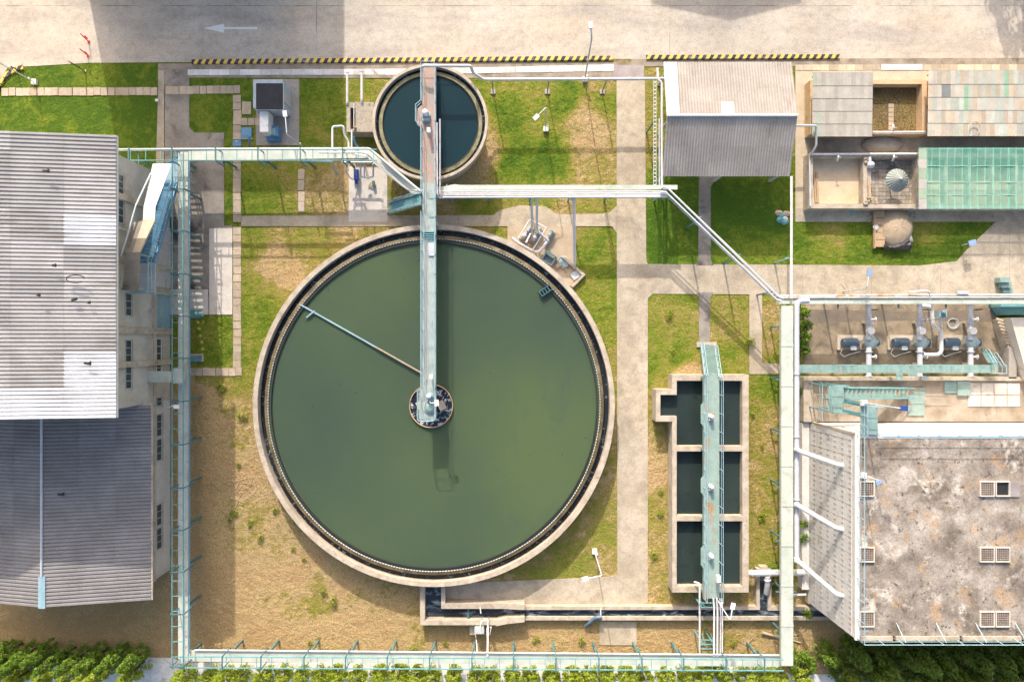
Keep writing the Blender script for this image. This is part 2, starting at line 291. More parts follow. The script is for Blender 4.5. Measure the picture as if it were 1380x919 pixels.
# ------------------------------------------------------------------ mesh building
ORG = {}
class MB:
    def __init__(s): s.v = []; s.f = []; s.t = []; s.tint = None
    def add(s, vs_, fs):
        o = len(s.v); s.v += [Vector(p) for p in vs_]; s.f += [[i+o for i in f] for f in fs]; s.t += [s.tint]*len(fs)
        return s
    def hexa(s, b4, t4):
        return s.add(list(b4)+list(t4), [(3, 2, 1, 0), (4, 5, 6, 7), (0, 1, 5, 4), (1, 2, 6, 5), (2, 3, 7, 6), (3, 0, 4, 7)])
    def wbox(s, x0, y0, z0, x1, y1, z1):
        x0, x1 = min(x0, x1), max(x0, x1); y0, y1 = min(y0, y1), max(y0, y1)
        return s.hexa([(x0, y0, z0), (x1, y0, z0), (x1, y1, z0), (x0, y1, z0)], [(x0, y0, z1), (x1, y0, z1), (x1, y1, z1), (x0, y1, z1)])
    def pbox(s, x0, y0, x1, y1, z0, z1):            # photo rectangle read at the top height
        a, b_ = P(x0, y0, z1), P(x1, y1, z1); return s.wbox(a.x, a.y, z0, b_.x, b_.y, z1)
    def cbox(s, c, sx, sy, sz, rz=0, tilt=0):         # centre, sizes, turned about z
        m_ = Matrix.Translation(Vector(c)) @ Matrix.Rotation(rz, 4, 'Z') @ Matrix.Rotation(tilt, 4, 'X')
        q = [m_ @ Vector((i*sx/2, j*sy/2, k*sz/2)) for k in (-1, 1) for i, j in ((-1, -1), (1, -1), (1, 1), (-1, 1))]
        return s.hexa(q[:4], q[4:])
    def prism(s, pts, z0, z1):
        pts = [(p[0], p[1]) for p in pts]; n = len(pts)
        if sum(pts[i][0]*pts[(i+1) % n][1]-pts[(i+1) % n][0]*pts[i][1] for i in range(n)) < 0: pts = pts[::-1]
        return s.add([(x, y, z0) for x, y in pts]+[(x, y, z1) for x, y in pts],
                     [tuple(range(n-1, -1, -1)), tuple(range(n, 2*n))]+[(i, (i+1) % n, n+(i+1) % n, n+i) for i in range(n)])
    def pprism(s, pts, z0, z1): return s.prism(PL(pts, z1), z0, z1)
    def beam(s, a, b_, wd, ht):
        a, b_ = Vector(a), Vector(b_); dr = (b_-a).normalized()
        up = Vector((0, 0, 1)) if abs(dr.z) < .95 else Vector((0, 1, 0))
        sd = dr.cross(up).normalized(); u = sd.cross(dr).normalized()
        q = [(sd*i*wd/2+u*j*ht/2) for i, j in ((-1, -1), (1, -1), (1, 1), (-1, 1))]
        return s.hexa([a+k for k in q], [b_+k for k in q])
    def tube(s, pts, r, n=8, cap=True):
        pts = [Vector(p) for p in pts]; o = len(s.v); N = len(pts)
        u = None
        for i, p in enumerate(pts):
            d0 = (pts[i]-pts[i-1]).normalized() if i else None; d1 = (pts[i+1]-pts[i]).normalized() if i < N-1 else None
            t = ((d0 or d1)+(d1 or d0))
            t = t.normalized() if t.length > 1e-6 else (d1 or d0)
            if u is None:
                u = t.cross(Vector((0, 0, 1)) if abs(t.z) < .9 else Vector((0, 1, 0))).normalized()
            else: u = (u-t*u.dot(t)).normalized()
            v_ = t.cross(u); k = 1.0
            if d0 and d1: k = 1/max(.5, math.cos(d0.angle(d1, 0)/2))
            rr = r[i] if isinstance(r, (list, tuple)) else r
            for j in range(n):
                a = 2*math.pi*j/n; s.v.append(p+u*math.cos(a)*rr*(k if d0 and d1 else 1)+v_*math.sin(a)*rr)
        fs = [(o+i*n+j, o+i*n+(j+1) % n, o+(i+1)*n+(j+1) % n, o+(i+1)*n+j) for i in range(N-1) for j in range(n)]
        if cap: fs += [tuple(o+j for j in range(n-1, -1, -1)), tuple(o+(N-1)*n+j for j in range(n))]
        s.f += fs; s.t += [s.tint]*len(fs); return s
    def bend(s, pts, r, n=10, rad=None):              # tube with rounded elbows
        pts = [Vector(p) for p in pts]; rad = rad or r*2.2; q = [pts[0]]
        for i in range(1, len(pts)-1):
            a, p, c = pts[i-1], pts[i], pts[i+1]
            l = min(rad, (p-a).length*.45, (c-p).length*.45); s0 = p+(a-p).normalized()*l; s1 = p+(c-p).normalized()*l
            for k in range(5):
                t = k/4; q.append(s0*(1-t)**2+p*2*t*(1-t)+s1*t*t)
        q.append(pts[-1]); return s.tube(q, r, n)
    def cyl(s, c, r, z0, z1, n=24, r1=None):
        r1 = r if r1 is None else r1
        return s.add([(c[0]+r*math.cos(2*math.pi*i/n), c[1]+r*math.sin(2*math.pi*i/n), z0) for i in range(n)]+[(c[0]+r1*math.cos(2*math.pi*i/n), c[1]+r1*math.sin(2*math.pi*i/n), z1) for i in range(n)],
                     [tuple(range(n-1, -1, -1)), tuple(range(n, 2*n))]+[(i, (i+1) % n, n+(i+1) % n, n+i) for i in range(n)])
    def ring(s, c, prof, n=128):                       # closed (radius, z) profile turned about a vertical axis
        m_ = len(prof); o = len(s.v)
        for i in range(n):
            a = 2*math.pi*i/n
            for r, z in prof: s.v.append(Vector((c[0]+r*math.cos(a), c[1]+r*math.sin(a), z)))
        fs = [(o+i*m_+j, o+((i+1) % n)*m_+j, o+((i+1) % n)*m_+(j+1) % m_, o+i*m_+(j+1) % m_) for i in range(n) for j in range(m_)]
        s.f += fs; s.t += [s.tint]*len(fs); return s
    def disc(s, c, r, z, n=96):
        return s.add([(c[0]+r*math.cos(2*math.pi*i/n), c[1]+r*math.sin(2*math.pi*i/n), z) for i in range(n)], [tuple(range(n))])
    def sheet(s, pts, z): return s.add([(p[0], p[1], z) for p in pts], [tuple(range(len(pts)))])
    def dome(s, c, rx, ry, hz, n=20, m_=6, jit=0.0, seed=1, flat=1.0):
        rn = random.Random(seed); rows = []
        for j in range(m_):
            t = j/m_*math.pi/2
            rows.append([Vector((c[0]+rx*math.cos(t)**flat*math.cos(2*math.pi*i/n)*(1+rn.uniform(-jit, jit)), c[1]+ry*math.cos(t)**flat*math.sin(2*math.pi*i/n)*(1+rn.uniform(-jit, jit)), c[2]+hz*math.sin(t)*(1+rn.uniform(-jit, jit)))) for i in range(n)])
        vs_ = [p for r in rows for p in r]+[Vector((c[0], c[1], c[2]+hz))]
        fs = [(j*n+i, j*n+(i+1) % n, (j+1)*n+(i+1) % n, (j+1)*n+i) for j in range(m_-1) for i in range(n)]+[((m_-1)*n+i, (m_-1)*n+(i+1) % n, m_*n) for i in range(n)]
        return s.add(vs_, fs)
    def build(s, name, material, parent=None, smooth=False, label=None, cat=None, group=None, kind=None, base=None):
        me = bpy.data.meshes.new(name)
        if parent is not None: org = ORG[parent.name]
        elif kind in ('structure', 'stuff') and base is None: org = Vector((0, 0, 0))
        else:
            xs = [p.x for p in s.v]; ys = [p.y for p in s.v]
            org = Vector(base) if base is not None else Vector(((min(xs)+max(xs))/2, (min(ys)+max(ys))/2, min(p.z for p in s.v)))
        me.from_pydata([p-org for p in s.v], [], s.f); me.update()
        if any(t is not None for t in s.t):
            at = me.attributes.new('tint', 'FLOAT_COLOR', 'FACE')
            for i, t in enumerate(s.t):
                t = t or (1, 1, 1); at.data[i].color = (t[0], t[1], t[2], 1)
        if smooth:
            me.shade_smooth()
            if smooth != 'all':
                me.set_sharp_from_angle(angle=R(40))
        me.materials.append(MATS[material])
        o = bpy.data.objects.new(name, me); COL.objects.link(o)
        if parent is not None: o.parent = parent
        else: o.location = org
        ORG[o.name] = org
        tag(o, label, cat, group, kind); return o
def tag(o, label=None, cat=None, group=None, kind=None):
    if label: o['label'] = label
    if cat: o['category'] = cat
    if group: o['group'] = group
    if kind: o['kind'] = kind
def thing(name, label, cat, loc, group=None):
    o = bpy.data.objects.new(name, None); COL.objects.link(o); o.location = loc; o.empty_display_size = .3
    ORG[o.name] = Vector(loc); tag(o, label, cat, group); return o
def struct(name, mb, material, smooth=False): return mb.build(name, material, None, smooth, kind='structure')
def single(name, mb, material, label, cat, group=None, smooth=False, base=None): return mb.build(name, material, None, smooth, label, cat, group, base=base)
def copy_tree(o, parent=None):
    c = o.copy(); COL.objects.link(c)
    if parent is not None: c.parent = parent
    for ch in list(o.children): copy_tree(ch, c)
    return c

# ================================================================== THE SETTING
DRY = [(50,100,.1),(50,150,.02),(150,160,.05),(200,160,.05),(130,105,.15),(280,150,.12),(440,140,.2),(430,200,.4),(360,250,.3),(345,270,.25),(440,260,.75),(455,240,.85),(360,225,.5),
(490,110,.45),(680,150,.12),(760,130,.2),(790,160,.95),(795,190,.9),(815,140,.3),(740,210,.1),(690,225,.05),(805,225,.6),(650,175,.7),(655,205,.9),(640,230,.95),(620,250,.9),(700,110,.4),(735,112,.45),(811,112,.6),
(640,275,.35),(780,272,.7),(690,268,.5),(800,340,.3),(800,400,.35),(800,450,.4),(815,600,.7),(800,720,.5),(740,760,.55),(790,700,.7),
(340,330,.4),(400,325,.5),(370,355,1),(385,350,.95),(350,420,.3),(330,480,.35),(340,390,.35),(320,520,.5),(310,560,.6),(335,545,.75),(300,570,.9),(280,450,.3),(290,430,.25),(300,480,.35),(270,550,.95),(280,650,1),(330,650,.95),(330,690,.75),(300,800,1),(400,760,.95),(380,720,.8),(450,800,.9),(435,798,.6),(500,850,.95),(530,830,.8),(430,700,.9),(100,840,1.05),(200,860,1.05),(350,860,1),(700,860,.95),(800,855,.95),(620,860,.9),(900,850,.9),(980,870,.7),(1010,860,.85),(1080,860,.85),
(890,330,.05),(900,290,.0),(1010,300,.0),(1000,345,.15),(970,300,.0),(900,430,.5),(885,455,.35),(915,480,.3),(925,500,.85),(890,480,.35),(890,620,.75),(885,720,.6),(885,790,.65),(985,430,.5),(980,490,.25),(1000,450,.55),(1040,440,.65),(1030,520,.35),(1030,560,.6),(1030,650,.65),(1030,740,.6),
(1100,330,.3),(1090,318,.15),(1150,315,.2),(1130,322,.55),(1150,345,.2),(1250,320,.45),(1300,310,.1),(1280,345,.15),(1250,345,.15),(1080,340,.15),
(-200,150,.2),(-200,700,.9),(1600,800,.6),(1600,300,.3),(700,1000,.7)]
def dryness(x, y):
    sw = sv = 0
    for a, b_, v_ in DRY:
        w_ = 1/((a-x)**2+(b_-y)**2+60)**1.9; sw += w_; sv += w_*v_
    return sv/sw
def axis(lo, hi, st, far):
    q = []; t = lo
    while t < hi+1e-6: q.append(t); t += st
    e = [far, 800, 300, 120, 70]
    return [-k for k in e]+q+[k for k in e[::-1]]
gx, gy = axis(-48, 48, .5, 2500), axis(-33, 33, .5, 2500)
gm = bpy.data.meshes.new('ground')
vv = [(x, y, 0.0) for y in gy for x in gx]; nx = len(gx)
gm.from_pydata(vv, [], [(j*nx+i, j*nx+i+1, (j+1)*nx+i+1, (j+1)*nx+i) for j in range(len(gy)-1) for i in range(nx-1)])
da = gm.attributes.new('dry', 'FLOAT', 'POINT')
da.data.foreach_set('value', [dryness(690+x*S, 459.5-y*S) for x, y, _ in vv])
gm.materials.append(MATS['ground']); go = bpy.data.objects.new('ground', gm); COL.objects.link(go); tag(go, kind='structure')

def px(name, pts, z, material, t=.2): return struct(name, MB().pprism(pts, z-t, z), material)
def R4(x0, y0, x1, y1): return [(x0, y0), (x1, y0), (x1, y1), (x0, y1)]
# road, its kerbs, gutters and drain covers
px('road', [(-1600, -900), (3000, -900), (3000, 80), (828, 80), (120, 85), (0, 92), (-1600, 95)], .02, 'road')
px('gutter', [(213, 86), (850, 84), (850, 94), (213, 95)], .028, 'gutter')
px('gutter', [(850, 80), (1500, 78), (1500, 89), (850, 90)], .032, 'gutter')
ar = MB().sheet(PL([(274, 38.5), (302, 32.5), (302, 36.8), (347, 36.8), (347, 39.8), (302, 39.8), (302, 44.5)][::-1], .026), .026); struct('road_marking', ar, 'white_paint')
def kerb_row(x0, y0, x1, y1):
    a, b_ = P(x0, y0, .16), P(x1, y1, .16); n = Vector((0, .2, 0)); up = Vector((0, 0, .16))
    struct('kerb', MB().hexa([a-n*1.1-up, b_-n*1.1-up, b_+n*1.1-up, a+n*1.1-up], [a-n*.8, b_-n*.8, b_+n*.8, a+n*.8]), 'kerb_paint')
kerb_row(258, 83, 826, 78); kerb_row(871, 77, 1132, 76)
kc = MB()
for i in range(5):                                     # kerb bending round the corner of the entrance
    a0, a1 = R(100+i*14), R(112+i*14)
    c = P(40, 130); q = [c+Vector((r*math.cos(a), r*math.sin(a)*.9, 0)) for r, a in ((2.9, a0), (2.9, a1), (2.55, a1), (2.55, a0))]
    kc.prism(q, 0, .16)
struct('kerb', kc, 'kerb_paint')
px('road', [(-300, 80), (12, 88), (4, 104), (-2, 118), (-300, 130)], .017, 'road')
def slabs(name, x0, x1, y0, y1, yr0, yr1, step, z, material, gap=.35, jit=.0):
    m_ = MB(); x = x0
    while x < x1-1:
        t0, t1 = (x-x0)/(x1-x0), (x+step-x0)/(x1-x0)
        xe = min(x+step-gap, x1)
        j = random.uniform(-jit, jit)
        m_.pprism([(x, y0+(yr0-y0)*t0+j), (xe, y0+(yr0-y0)*t1+j), (xe, y1+(yr1-y1)*t1+j), (x, y1+(yr1-y1)*t0+j)], -.1, z+random.uniform(-.008, .012)); x += step
    return struct(name, m_, material)
slabs('drain_cover', 253, 563, 94, 101.5, 93, 101, 14, .06, 'white_slab')
slabs('drain_cover', 565, 827, 93, 100.5, 87, 96, 13, .06, 'white_slab')
slabs('drain_cover', 1072, 1392, 87.5, 95, 87, 95, 11.5, .06, 'tan_slab')
struct('drain_cover', MB().pbox(1188, 87, 1243, 94.5, .0, .085), 'white_slab')
px('drain_cover', R4(827, 88, 868, 107.5), .07, 'plate_steel')
slabs('gutter', 253, 828, 101, 105, 96, 106, 60, .035, 'gutter')
# concrete paths
px('path', [(829, 106), (869, 106), (871, 350), (873, 356), (1092, 357), (1240, 358), (1290, 352), (1300, 340), (1345, 296), (1500, 293), (1500, 402), (1071, 402), (1052, 397), (880, 396), (873, 402), (873, 815), (598, 817), (598, 786), (826, 777), (832, 772), (831, 108)], .040, 'path')
px('path', [(325, 291), (700, 290), (812, 288), (822, 286), (831, 278), (831, 314), (825, 305), (325, 305)], .045, 'path')
px('path', [(655, 300), (672, 284), (700, 277), (735, 278), (752, 290), (752, 300), (700, 306)], .049, 'path')
px('path', [(942, 236), (968, 236), (958, 252), (958, 350), (962, 358), (938, 358), (941, 350)], .044, 'dark_path')
px('path', [(938, 394), (962, 394), (957, 402), (957, 466), (942, 466), (942, 402)], .044, 'dark_path')
px('path', [(1010, 395), (1027, 395), (1027, 489), (1052, 490), (1052, 504), (1010, 504)], .048, 'path')
px('path', [(214, 94), (255, 94), (255, 172), (262, 179), (302, 179), (302, 306), (222, 306), (222, 292), (222, 120), (214, 120)], .038, 'dark_path')
px('path', [(213, 95), (221, 95), (221, 230), (210, 230), (213, 120)], .052, 'path')
px('path', [(253, 304), (313, 304), (313, 424), (270, 424), (253, 424)], .043, 'dark_path')
px('path', [(282, 308), (313, 308), (313, 424), (282, 424)], .049, 'pale_slab')
px('path', [(222, 390), (280, 390), (280, 424), (222, 424)], .075, 'pale_slab')
px('path', [(218, 290), (256, 290), (256, 392), (218, 392)], .033, 'dark_path')
px('path', R4(470, 225, 522, 299), .053, 'pale_slab')
px('path', R4(345, 107, 403, 196), .046, 'kiosk_pad')
# rows of stepping slabs
def steps(x0, y0, x1, y1, n, wd, z=.06, skip=()):
    m_ = MB()
    for i in range(n):
        if i in skip: continue
        t = (i+.5)/n; x, y = x0+(x1-x0)*t, y0+(y1-y0)*t
        hx = (abs(x1-x0)/n*.47) or wd/2; hy = (abs(y1-y0)/n*.47) or wd/2
        if abs(x1-x0) > abs(y1-y0): hy = wd/2
        else: hx = wd/2
        c = P(x+random.uniform(-.4, .4), y+random.uniform(-.4, .4), z); m_.cbox((c.x, c.y, z-.1), 2*hx/S, 2*hy/S, .2+random.uniform(-.02, .03), random.uniform(-.03, .03))
    return struct('path', m_, 'stone')
steps(2, 124, 212, 123, 22, 10.5); steps(223, 122, 324, 120.5, 11, 10.5)
steps(319.5, 128, 319.5, 300, 17, 10.5); steps(319.5, 306, 319.5, 496, 18, 10.5); steps(255, 501, 326, 501, 8, 10.5)
steps(325, 164, 352, 164, 3, 9.5); steps(406, 228, 406, 286, 4, 8.5); steps(332, 137, 332, 155, 1, 12, .08); steps(333, 153, 333, 153.1, 1, 13)
# north-eastern paving round the drying beds
px('path', [(1072, 95), (1096, 95), (1096, 298), (1072, 298)], .036, 'tan_slab')
px('path', R4(1072, 281, 1400, 299), .042, 'path')
px('path', R4(1090, 178, 1400, 212), .046, 'path')
px('path', R4(1092, 93, 1400, 114), .041, 'tan_slab')
# paved strip along the southern tree row
px('path', [(-300, 908), (190, 886), (232, 886), (246, 893), (700, 893), (1050, 898), (1064, 908), (1700, 914), (1700, 1200), (-300, 1200)], .05, 'white_slab')
px('path', [(808, 837), (858, 837), (858, 869), (808, 869)], .06, 'path')
px('path', R4(1084, 408, 1346, 505), .036, 'pump_floor')

# ================================================================== ROUND TANKS
CB = P(584.5, 546.5, 1.9); CS = P(579.5, 164.5, 3.4)
def round_tank(label, c, prof, launder, weir_r, weir_z, nteeth, slime, names):
    t = thing('clarifier_tank', label, 'tank', (c.x, c.y, 0))
    MB().ring(c, prof, 160).build('wall', 'rim_concrete', t, True)
    MB().ring(c, launder, 160).build('launder', slime, t, True)
    m_ = MB(); n4 = nteeth*4                            # one notched plate: thick at each tooth, thin in each notch
    for i in range(n4):
        a = 2*math.pi*i/n4; h_ = .045 if i % 4 < 2 else .006; zt = weir_z+(.07 if i % 4 < 2 else -.03)
        for r_, z in ((weir_r-h_/2, weir_z-.08), (weir_r+h_/2, weir_z-.08), (weir_r+h_/2, zt), (weir_r-h_/2, zt)): m_.v.append(Vector((c.x+r_*math.cos(a), c.y+r_*math.sin(a), z)))
    m_.f = [(i*4+j, (i+1) % n4*4+j, (i+1) % n4*4+(j+1) % 4, i*4+(j+1) % 4) for i in range(n4) for j in range(4)]; m_.t = [None]*len(m_.f)
    m_.build('weir', names, t)
    return t
big = round_tank('huge round concrete tank full of green water, spanned by a narrow walkway', CB,
    [(14.35, 0), (14.75, 0), (14.75, 1.9), (14.35, 1.9)], [(13.63, 0), (13.89, 0), (13.89, 1.60), (13.63, 1.66)], 13.58, 1.66, 360, 'brown_slime', 'white_paint')
small = round_tank('smaller round concrete tank of dark teal water beside the road kerb', CS,
    [(3.95, 0), (4.08, 0), (4.08, 2.72), (4.59, 2.72), (4.59, 3.4), (4.37, 3.4), (4.37, 2.8), (3.95, 2.8)], [(3.84, 2.5), (4.12, 2.5), (4.12, 3.06), (3.84, 3.1)], 3.80, 3.1, 140, 'olive_slime', 'brown_slime')
struct('water', MB().cyl(CB, 13.66, .05, 1.56, 160), 'green_water'); struct('water', MB().ring(CB, [(13.8, 1.0), (14.4, 1.0), (14.4, 1.2), (13.8, 1.2)], 120), 'launder_water')
struct('water', MB().disc(CS, 3.88, 3.0, 128), 'teal_water'); struct('water', MB().ring(CS, [(4.1, 2.81), (4.38, 2.81), (4.38, 2.86), (4.1, 2.86)], 100), 'launder_water')
# mechanism of the big tank
MB().ring(CB, [(13.30, 1.3), (13.38, 1.3), (13.38, 1.72), (13.30, 1.72)], 160).build('scum_baffle', 'black', big, True)
wc = P(581, 547, 1.75)
cw = MB().ring(wc, [(1.73, .6), (1.78, .6), (1.78, 1.78), (1.73, 1.78)], 72).build('center_well', 'orange_render', big, True)
MB().disc(wc, 1.73, 1.64, 64).build('well_water', 'well_water', cw)
pr = MB().cyl(wc, .5, .2, 3.5, 24, .42)
for a in (0, 1): pr.cbox((wc.x+(.85 if a else -.85), wc.y+.05, 1.7), .55, .75, .5, .5)
pr.build('pier', 'rim_concrete', big, False)
a, b_ = P(404, 410, 1.68), P(569, 503, 1.72)
sk = MB().beam(a, b_, .11, .10).build('skimmer_arm', 'light_blue', big)
MB().beam(b_+(a-b_)*.38+Vector((0, 0, .07)), b_+Vector((0, 0, .07)), .09, .06).build('wiper_blade', 'wood', sk)
MB().beam(P(413, 428, 1.7), P(424, 419, 1.7), .1, .12).build('scraper', 'light_blue', sk)
sb = MB(); c = P(735.5, 391.5, 1.75); u = Vector((.72, .5, 0)).normalized(); v_ = Vector((-u.y, u.x, 0))
for s_ in (-1, 1): sb.beam(c-u*.55+v_*.22*s_, c+u*.55+v_*.22*s_, .05, .35)
for k in range(5): sb.beam(c-u*(.5-k*.25)-v_*.22, c-u*(.5-k*.25)+v_*.22, .06, .3)
sb.build('scum_trough', 'dark_teal', big)

# ------------------------------------------------------------------ rails and walkways
def railing(pts, top=1.0, step=1.5, r=.028, post=.024, mid=True):
    """handrail along 3-D deck-edge points"""
    m_ = MB(); pts = [Vector(p) for p in pts]; up = Vector((0, 0, top))
    m_.tube([p+up for p in pts], r, 6)
    if mid: m_.tube([p+up*.52 for p in pts], r*.8, 6)
    for a, b_ in zip(pts, pts[1:]):
        n = max(1, round((b_-a).length/step))
        for k in range(n+1):
            p = a+(b_-a)*k/n; m_.tube([p-Vector((0, 0, .05)), p+up], post, 6)
    return m_
def stair_steps(a, b_, wd, n, th=.05, rise=None):
    m_ = MB(); a, b_ = Vector(a), Vector(b_); dr = b_-a; h_ = Vector((dr.x, dr.y, 0)); L = h_.length; rz = math.atan2(h_.y, h_.x)
    for k in range(n):
        p = a+dr*(k+.5)/n; m_.cbox((p.x, p.y, p.z), L/n*.86, wd, th, rz)
    return m_
def stringers(a, b_, wd, ht=.28, th=.06):
    m_ = MB(); a, b_ = Vector(a), Vector(b_); h_ = Vector((b_.x-a.x, b_.y-a.y, 0)).normalized(); n = Vector((-h_.y, h_.x, 0))
    for s_ in (-1, 1): m_.beam(a+n*wd/2*s_, b_+n*wd/2*s_, th, ht)
    return m_

ZB = 4.0
br = thing('walkway_bridge', 'long narrow steel walkway bridge crossing both round tanks, rusty over the small one', 'bridge', (P(578, 300, ZB).x, P(578, 300, ZB).y, 0))
x0, x1 = P(569.2, 300, ZB).x, P(587.4, 300, ZB).x
yN, yM, yS, yE = P(0, 90, ZB).y, P(0, 247, ZB).y, P(0, 522, ZB).y, P(0, 565.5, ZB).y
MB().wbox(x0, yM+.003, ZB-.06, x1, yN, ZB).build('deck', 'rust_deck', br)
dk = MB().wbox(x0, yS, ZB-.06, x1, yM, ZB); xl, xr = P(564.8, 0, ZB).x, P(587.8, 0, ZB).x
dk.prism([(xl, yS-.25), (x0, yS), (x1, yS), (xr, yS-.1), (xr, yE+.12), (xr-.12, yE), (xl+.12, yE), (xl, yE+.12)], ZB-.064, ZB-.004)
dk.build('deck', 'deck_grey', br)
bm_ = MB()
for x in (x0+.05, x1-.05): bm_.wbox(x-.05, yE+.3, ZB-.45, x+.05, yN-.02, ZB-.064)
yy = yE+.6
while yy < yN: bm_.wbox(x0+.1, yy-.03, ZB-.3, x1-.1, yy+.03, ZB-.07); yy += 1.6
bm_.build('side_beam', 'teal_paint', br)
yb0, yb1 = P(0, 173, ZB).y, P(0, 141, ZB).y; xb = P(562.3, 0, ZB).x
MB().prism([(x0-.002, yb1), (xb, yb1-.35), (xb, yb0+.25), (x0-.002, yb0)], ZB-.06, ZB-.003).build('side_platform', 'rust_deck', br)
railing([(x0, yN, ZB), (x0, yb1, ZB), (xb, yb1-.35, ZB), (xb, yb0+.25, ZB), (x0, yb0, ZB), (x0, P(0, 262, ZB).y, ZB)]).build('handrail', 'light_blue', br)
railing([(x0, P(0, 287, ZB).y, ZB), (x0, yS, ZB), (xl, yS-.25, ZB), (xl, yE+.12, ZB), (xl+.12, yE, ZB), (xr-.12, yE, ZB), (xr, yE+.12, ZB), (xr, yS-.1, ZB), (x1, yS, ZB), (x1, yN, ZB), (x0, yN, ZB)]).build('handrail', 'light_blue', br)
# bearings on the tank rims and trestle legs in the gap
for y, zz in ((CS.y+4.44, 3.4), (CS.y-4.44, 3.4), (CB.y+14.53, 1.9)):
    for x in (x0+.05, x1-.05): MB().wbox(x-.11, y-.12, zz, x+.11, y+.12, ZB-.45).build('bearing', 'rim_concrete', br)
# cables and conduits on the deck
cn = MB()
for k, (xx, r_) in enumerate(((.16, .03), (.25, .022), (.36, .03))):
    pts = []
    y = yM-.5-k*.7
    while y > yS-.6: pts.append((x0+xx+random.uniform(-.05, .05), y, ZB+.03)); y -= 1.5
    cn.tube(pts, r_, 5)
cn.build('conduit', 'grey_paint', br)
for y in [yM-1.2-1.45*k for k in range(4)]: MB().wbox(x0+.55, y-.03, ZB+.001, x1-.06, y+.03, ZB+.03).build('deck_batten', 'teal_steel', br)
cw2 = MB().wbox(x0+.5, P(0, 345, ZB).y, ZB+.002, x1-.08, P(0, 328, ZB).y, ZB+.08); cw2.build('cover_plate', 'grey_paint', br)
for k in range(5): MB().wbox(x0+.12, P(0, 325-2.8*k, ZB).y, ZB+.002, x1-.06, P(0, 323.4-2.8*k, ZB).y, ZB+.04+.05*k).build('step', 'teal_steel', br)
for k in range(2): cnp = MB().bend([(x1+.1+.22*k, P(0, 166-5*k, ZB).y, ZB+.05), (x1+.1+.22*k, P(0, 262, ZB).y, ZB-.1), (x1+.3+.2*k, P(0, 266, ZB).y, 3.6)], .06, 8).build('side_pipe', 'pipe_pink', br, True)
# stair down to the west
sa, sb_ = P(525, 281, .1), P(568, 268.5, ZB)
st = stringers(sa, sb_, .9).build('stair', 'teal_paint', br); n_ = Vector((-(sb_-sa).y, (sb_-sa).x, 0)).normalized()
stair_steps(sa, sb_, .84, 15).build('tread', 'teal_steel', st)
for s_ in (-1, 1): railing([sa+n_*.45*s_, sb_+n_*.45*s_], .95, 1.0).build('handrail', 'light_blue', st)
# drive units
def gear_motor(x, y, z, label, body='pipe_grey', cap='light_blue', group=None, s=1.0):
    t = thing('gear_motor', label, 'motor', (x, y, z), group)
    MB().cyl((x, y), .34*s, z, z+.28*s, 20).build('gearbox', cap, t, True)
    MB().cyl((x, y), .22*s, z+.28*s, z+.85*s, 18, .2*s).dome((x, y, z+.85*s), .23*s, .23*s, .14*s, 16, 4).build('motor', 'white_paint', t, True)
    f = MB()
    for k in range(8):
        a_ = k*math.pi/4; f.cbox((x+.23*s*math.cos(a_), y+.23*s*math.sin(a_), z+.55*s), .08*s, .02, .45*s, a_)
    f.build('cooling_fin', body, t)
    MB().wbox(x-.28*s, y-.5*s, z, x+.28*s, y-.3*s, z+.4*s).build('terminal_box', cap, t)
    return t
c = P(574.5, 156, ZB); gear_motor(c.x, c.y, ZB, 'pale blue gear motor standing on the rusty deck over the small tank')
c = P(579.5, 533, ZB); gear_motor(c.x, c.y, ZB, 'white topped drive motor at the centre of the huge green tank', s=.8)
cp = thing('drive_cover', 'round pale drive cover at the end of the long walkway', 'machine cover', (P(579, 549, ZB).x, P(579, 549, ZB).y, ZB))
c = P(579.3, 549, ZB); MB().cyl(c, .42, ZB, ZB+.16, 28).dome((c.x, c.y, ZB+.16), .38, .38, .1, 28, 3).build('lid', 'teal_paint', cp, True); MB().ring(c, [(.44, ZB), (.50, ZB), (.50, ZB+.06), (.44, ZB+.06)], 28).build('flange', 'grey_paint', cp)
def ebox(x, y, z, sx, sy, sz, label, m1='white_paint', name='control_box', group=None):
    t = thing(name, label, 'control box', (x, y, z), group)
    MB().wbox(x-.03, y-.03, z, x+.03, y+.03, z+sz*.5).build('post', 'grey_paint', t)
    MB().wbox(x-sx/2, y-sy/2, z+sz*.5, x+sx/2, y+sy/2, z+sz*1.3).build('case', m1, t)
    MB().wbox(x-sx*.54, y-sy*.54, z+sz*1.3, x+sx*.54, y+sy*.54, z+sz*1.3+.03).build('lid', m1, t); return t
c = P(577.5, 175, ZB+.8); ebox(c.x, c.y, ZB, .24, .32, .6, 'small white control box on the rusty deck just south of a gear motor')
c = P(581, 507.5, ZB+.8); ebox(c.x, c.y, ZB, .22, .3, .6, 'small white control box near the tank-centre end of the long walkway')
def lamp_head(m_, p, rz, s=1.0):
    m_.cbox(p, .42*s, .62*s, .12, rz); m_.cbox(p+Vector((0, 0, -.08)), .36*s, .54*s, .05, rz); return m_
t = thing('work_lamp', 'white floodlight on a bent pole at the tank-centre end of the long walkway', 'lamp', P(588, 547, ZB))
c = P(579, 541, ZB+.2); e = P(588.5, 542.8, 5.3); MB().bend([c, P(580.5, 543, 5.2), e], .03, 6).build('pole', 'white_paint', t)
lamp_head(MB(), e, .1, .75).build('lamp_head', 'white_paint', t)

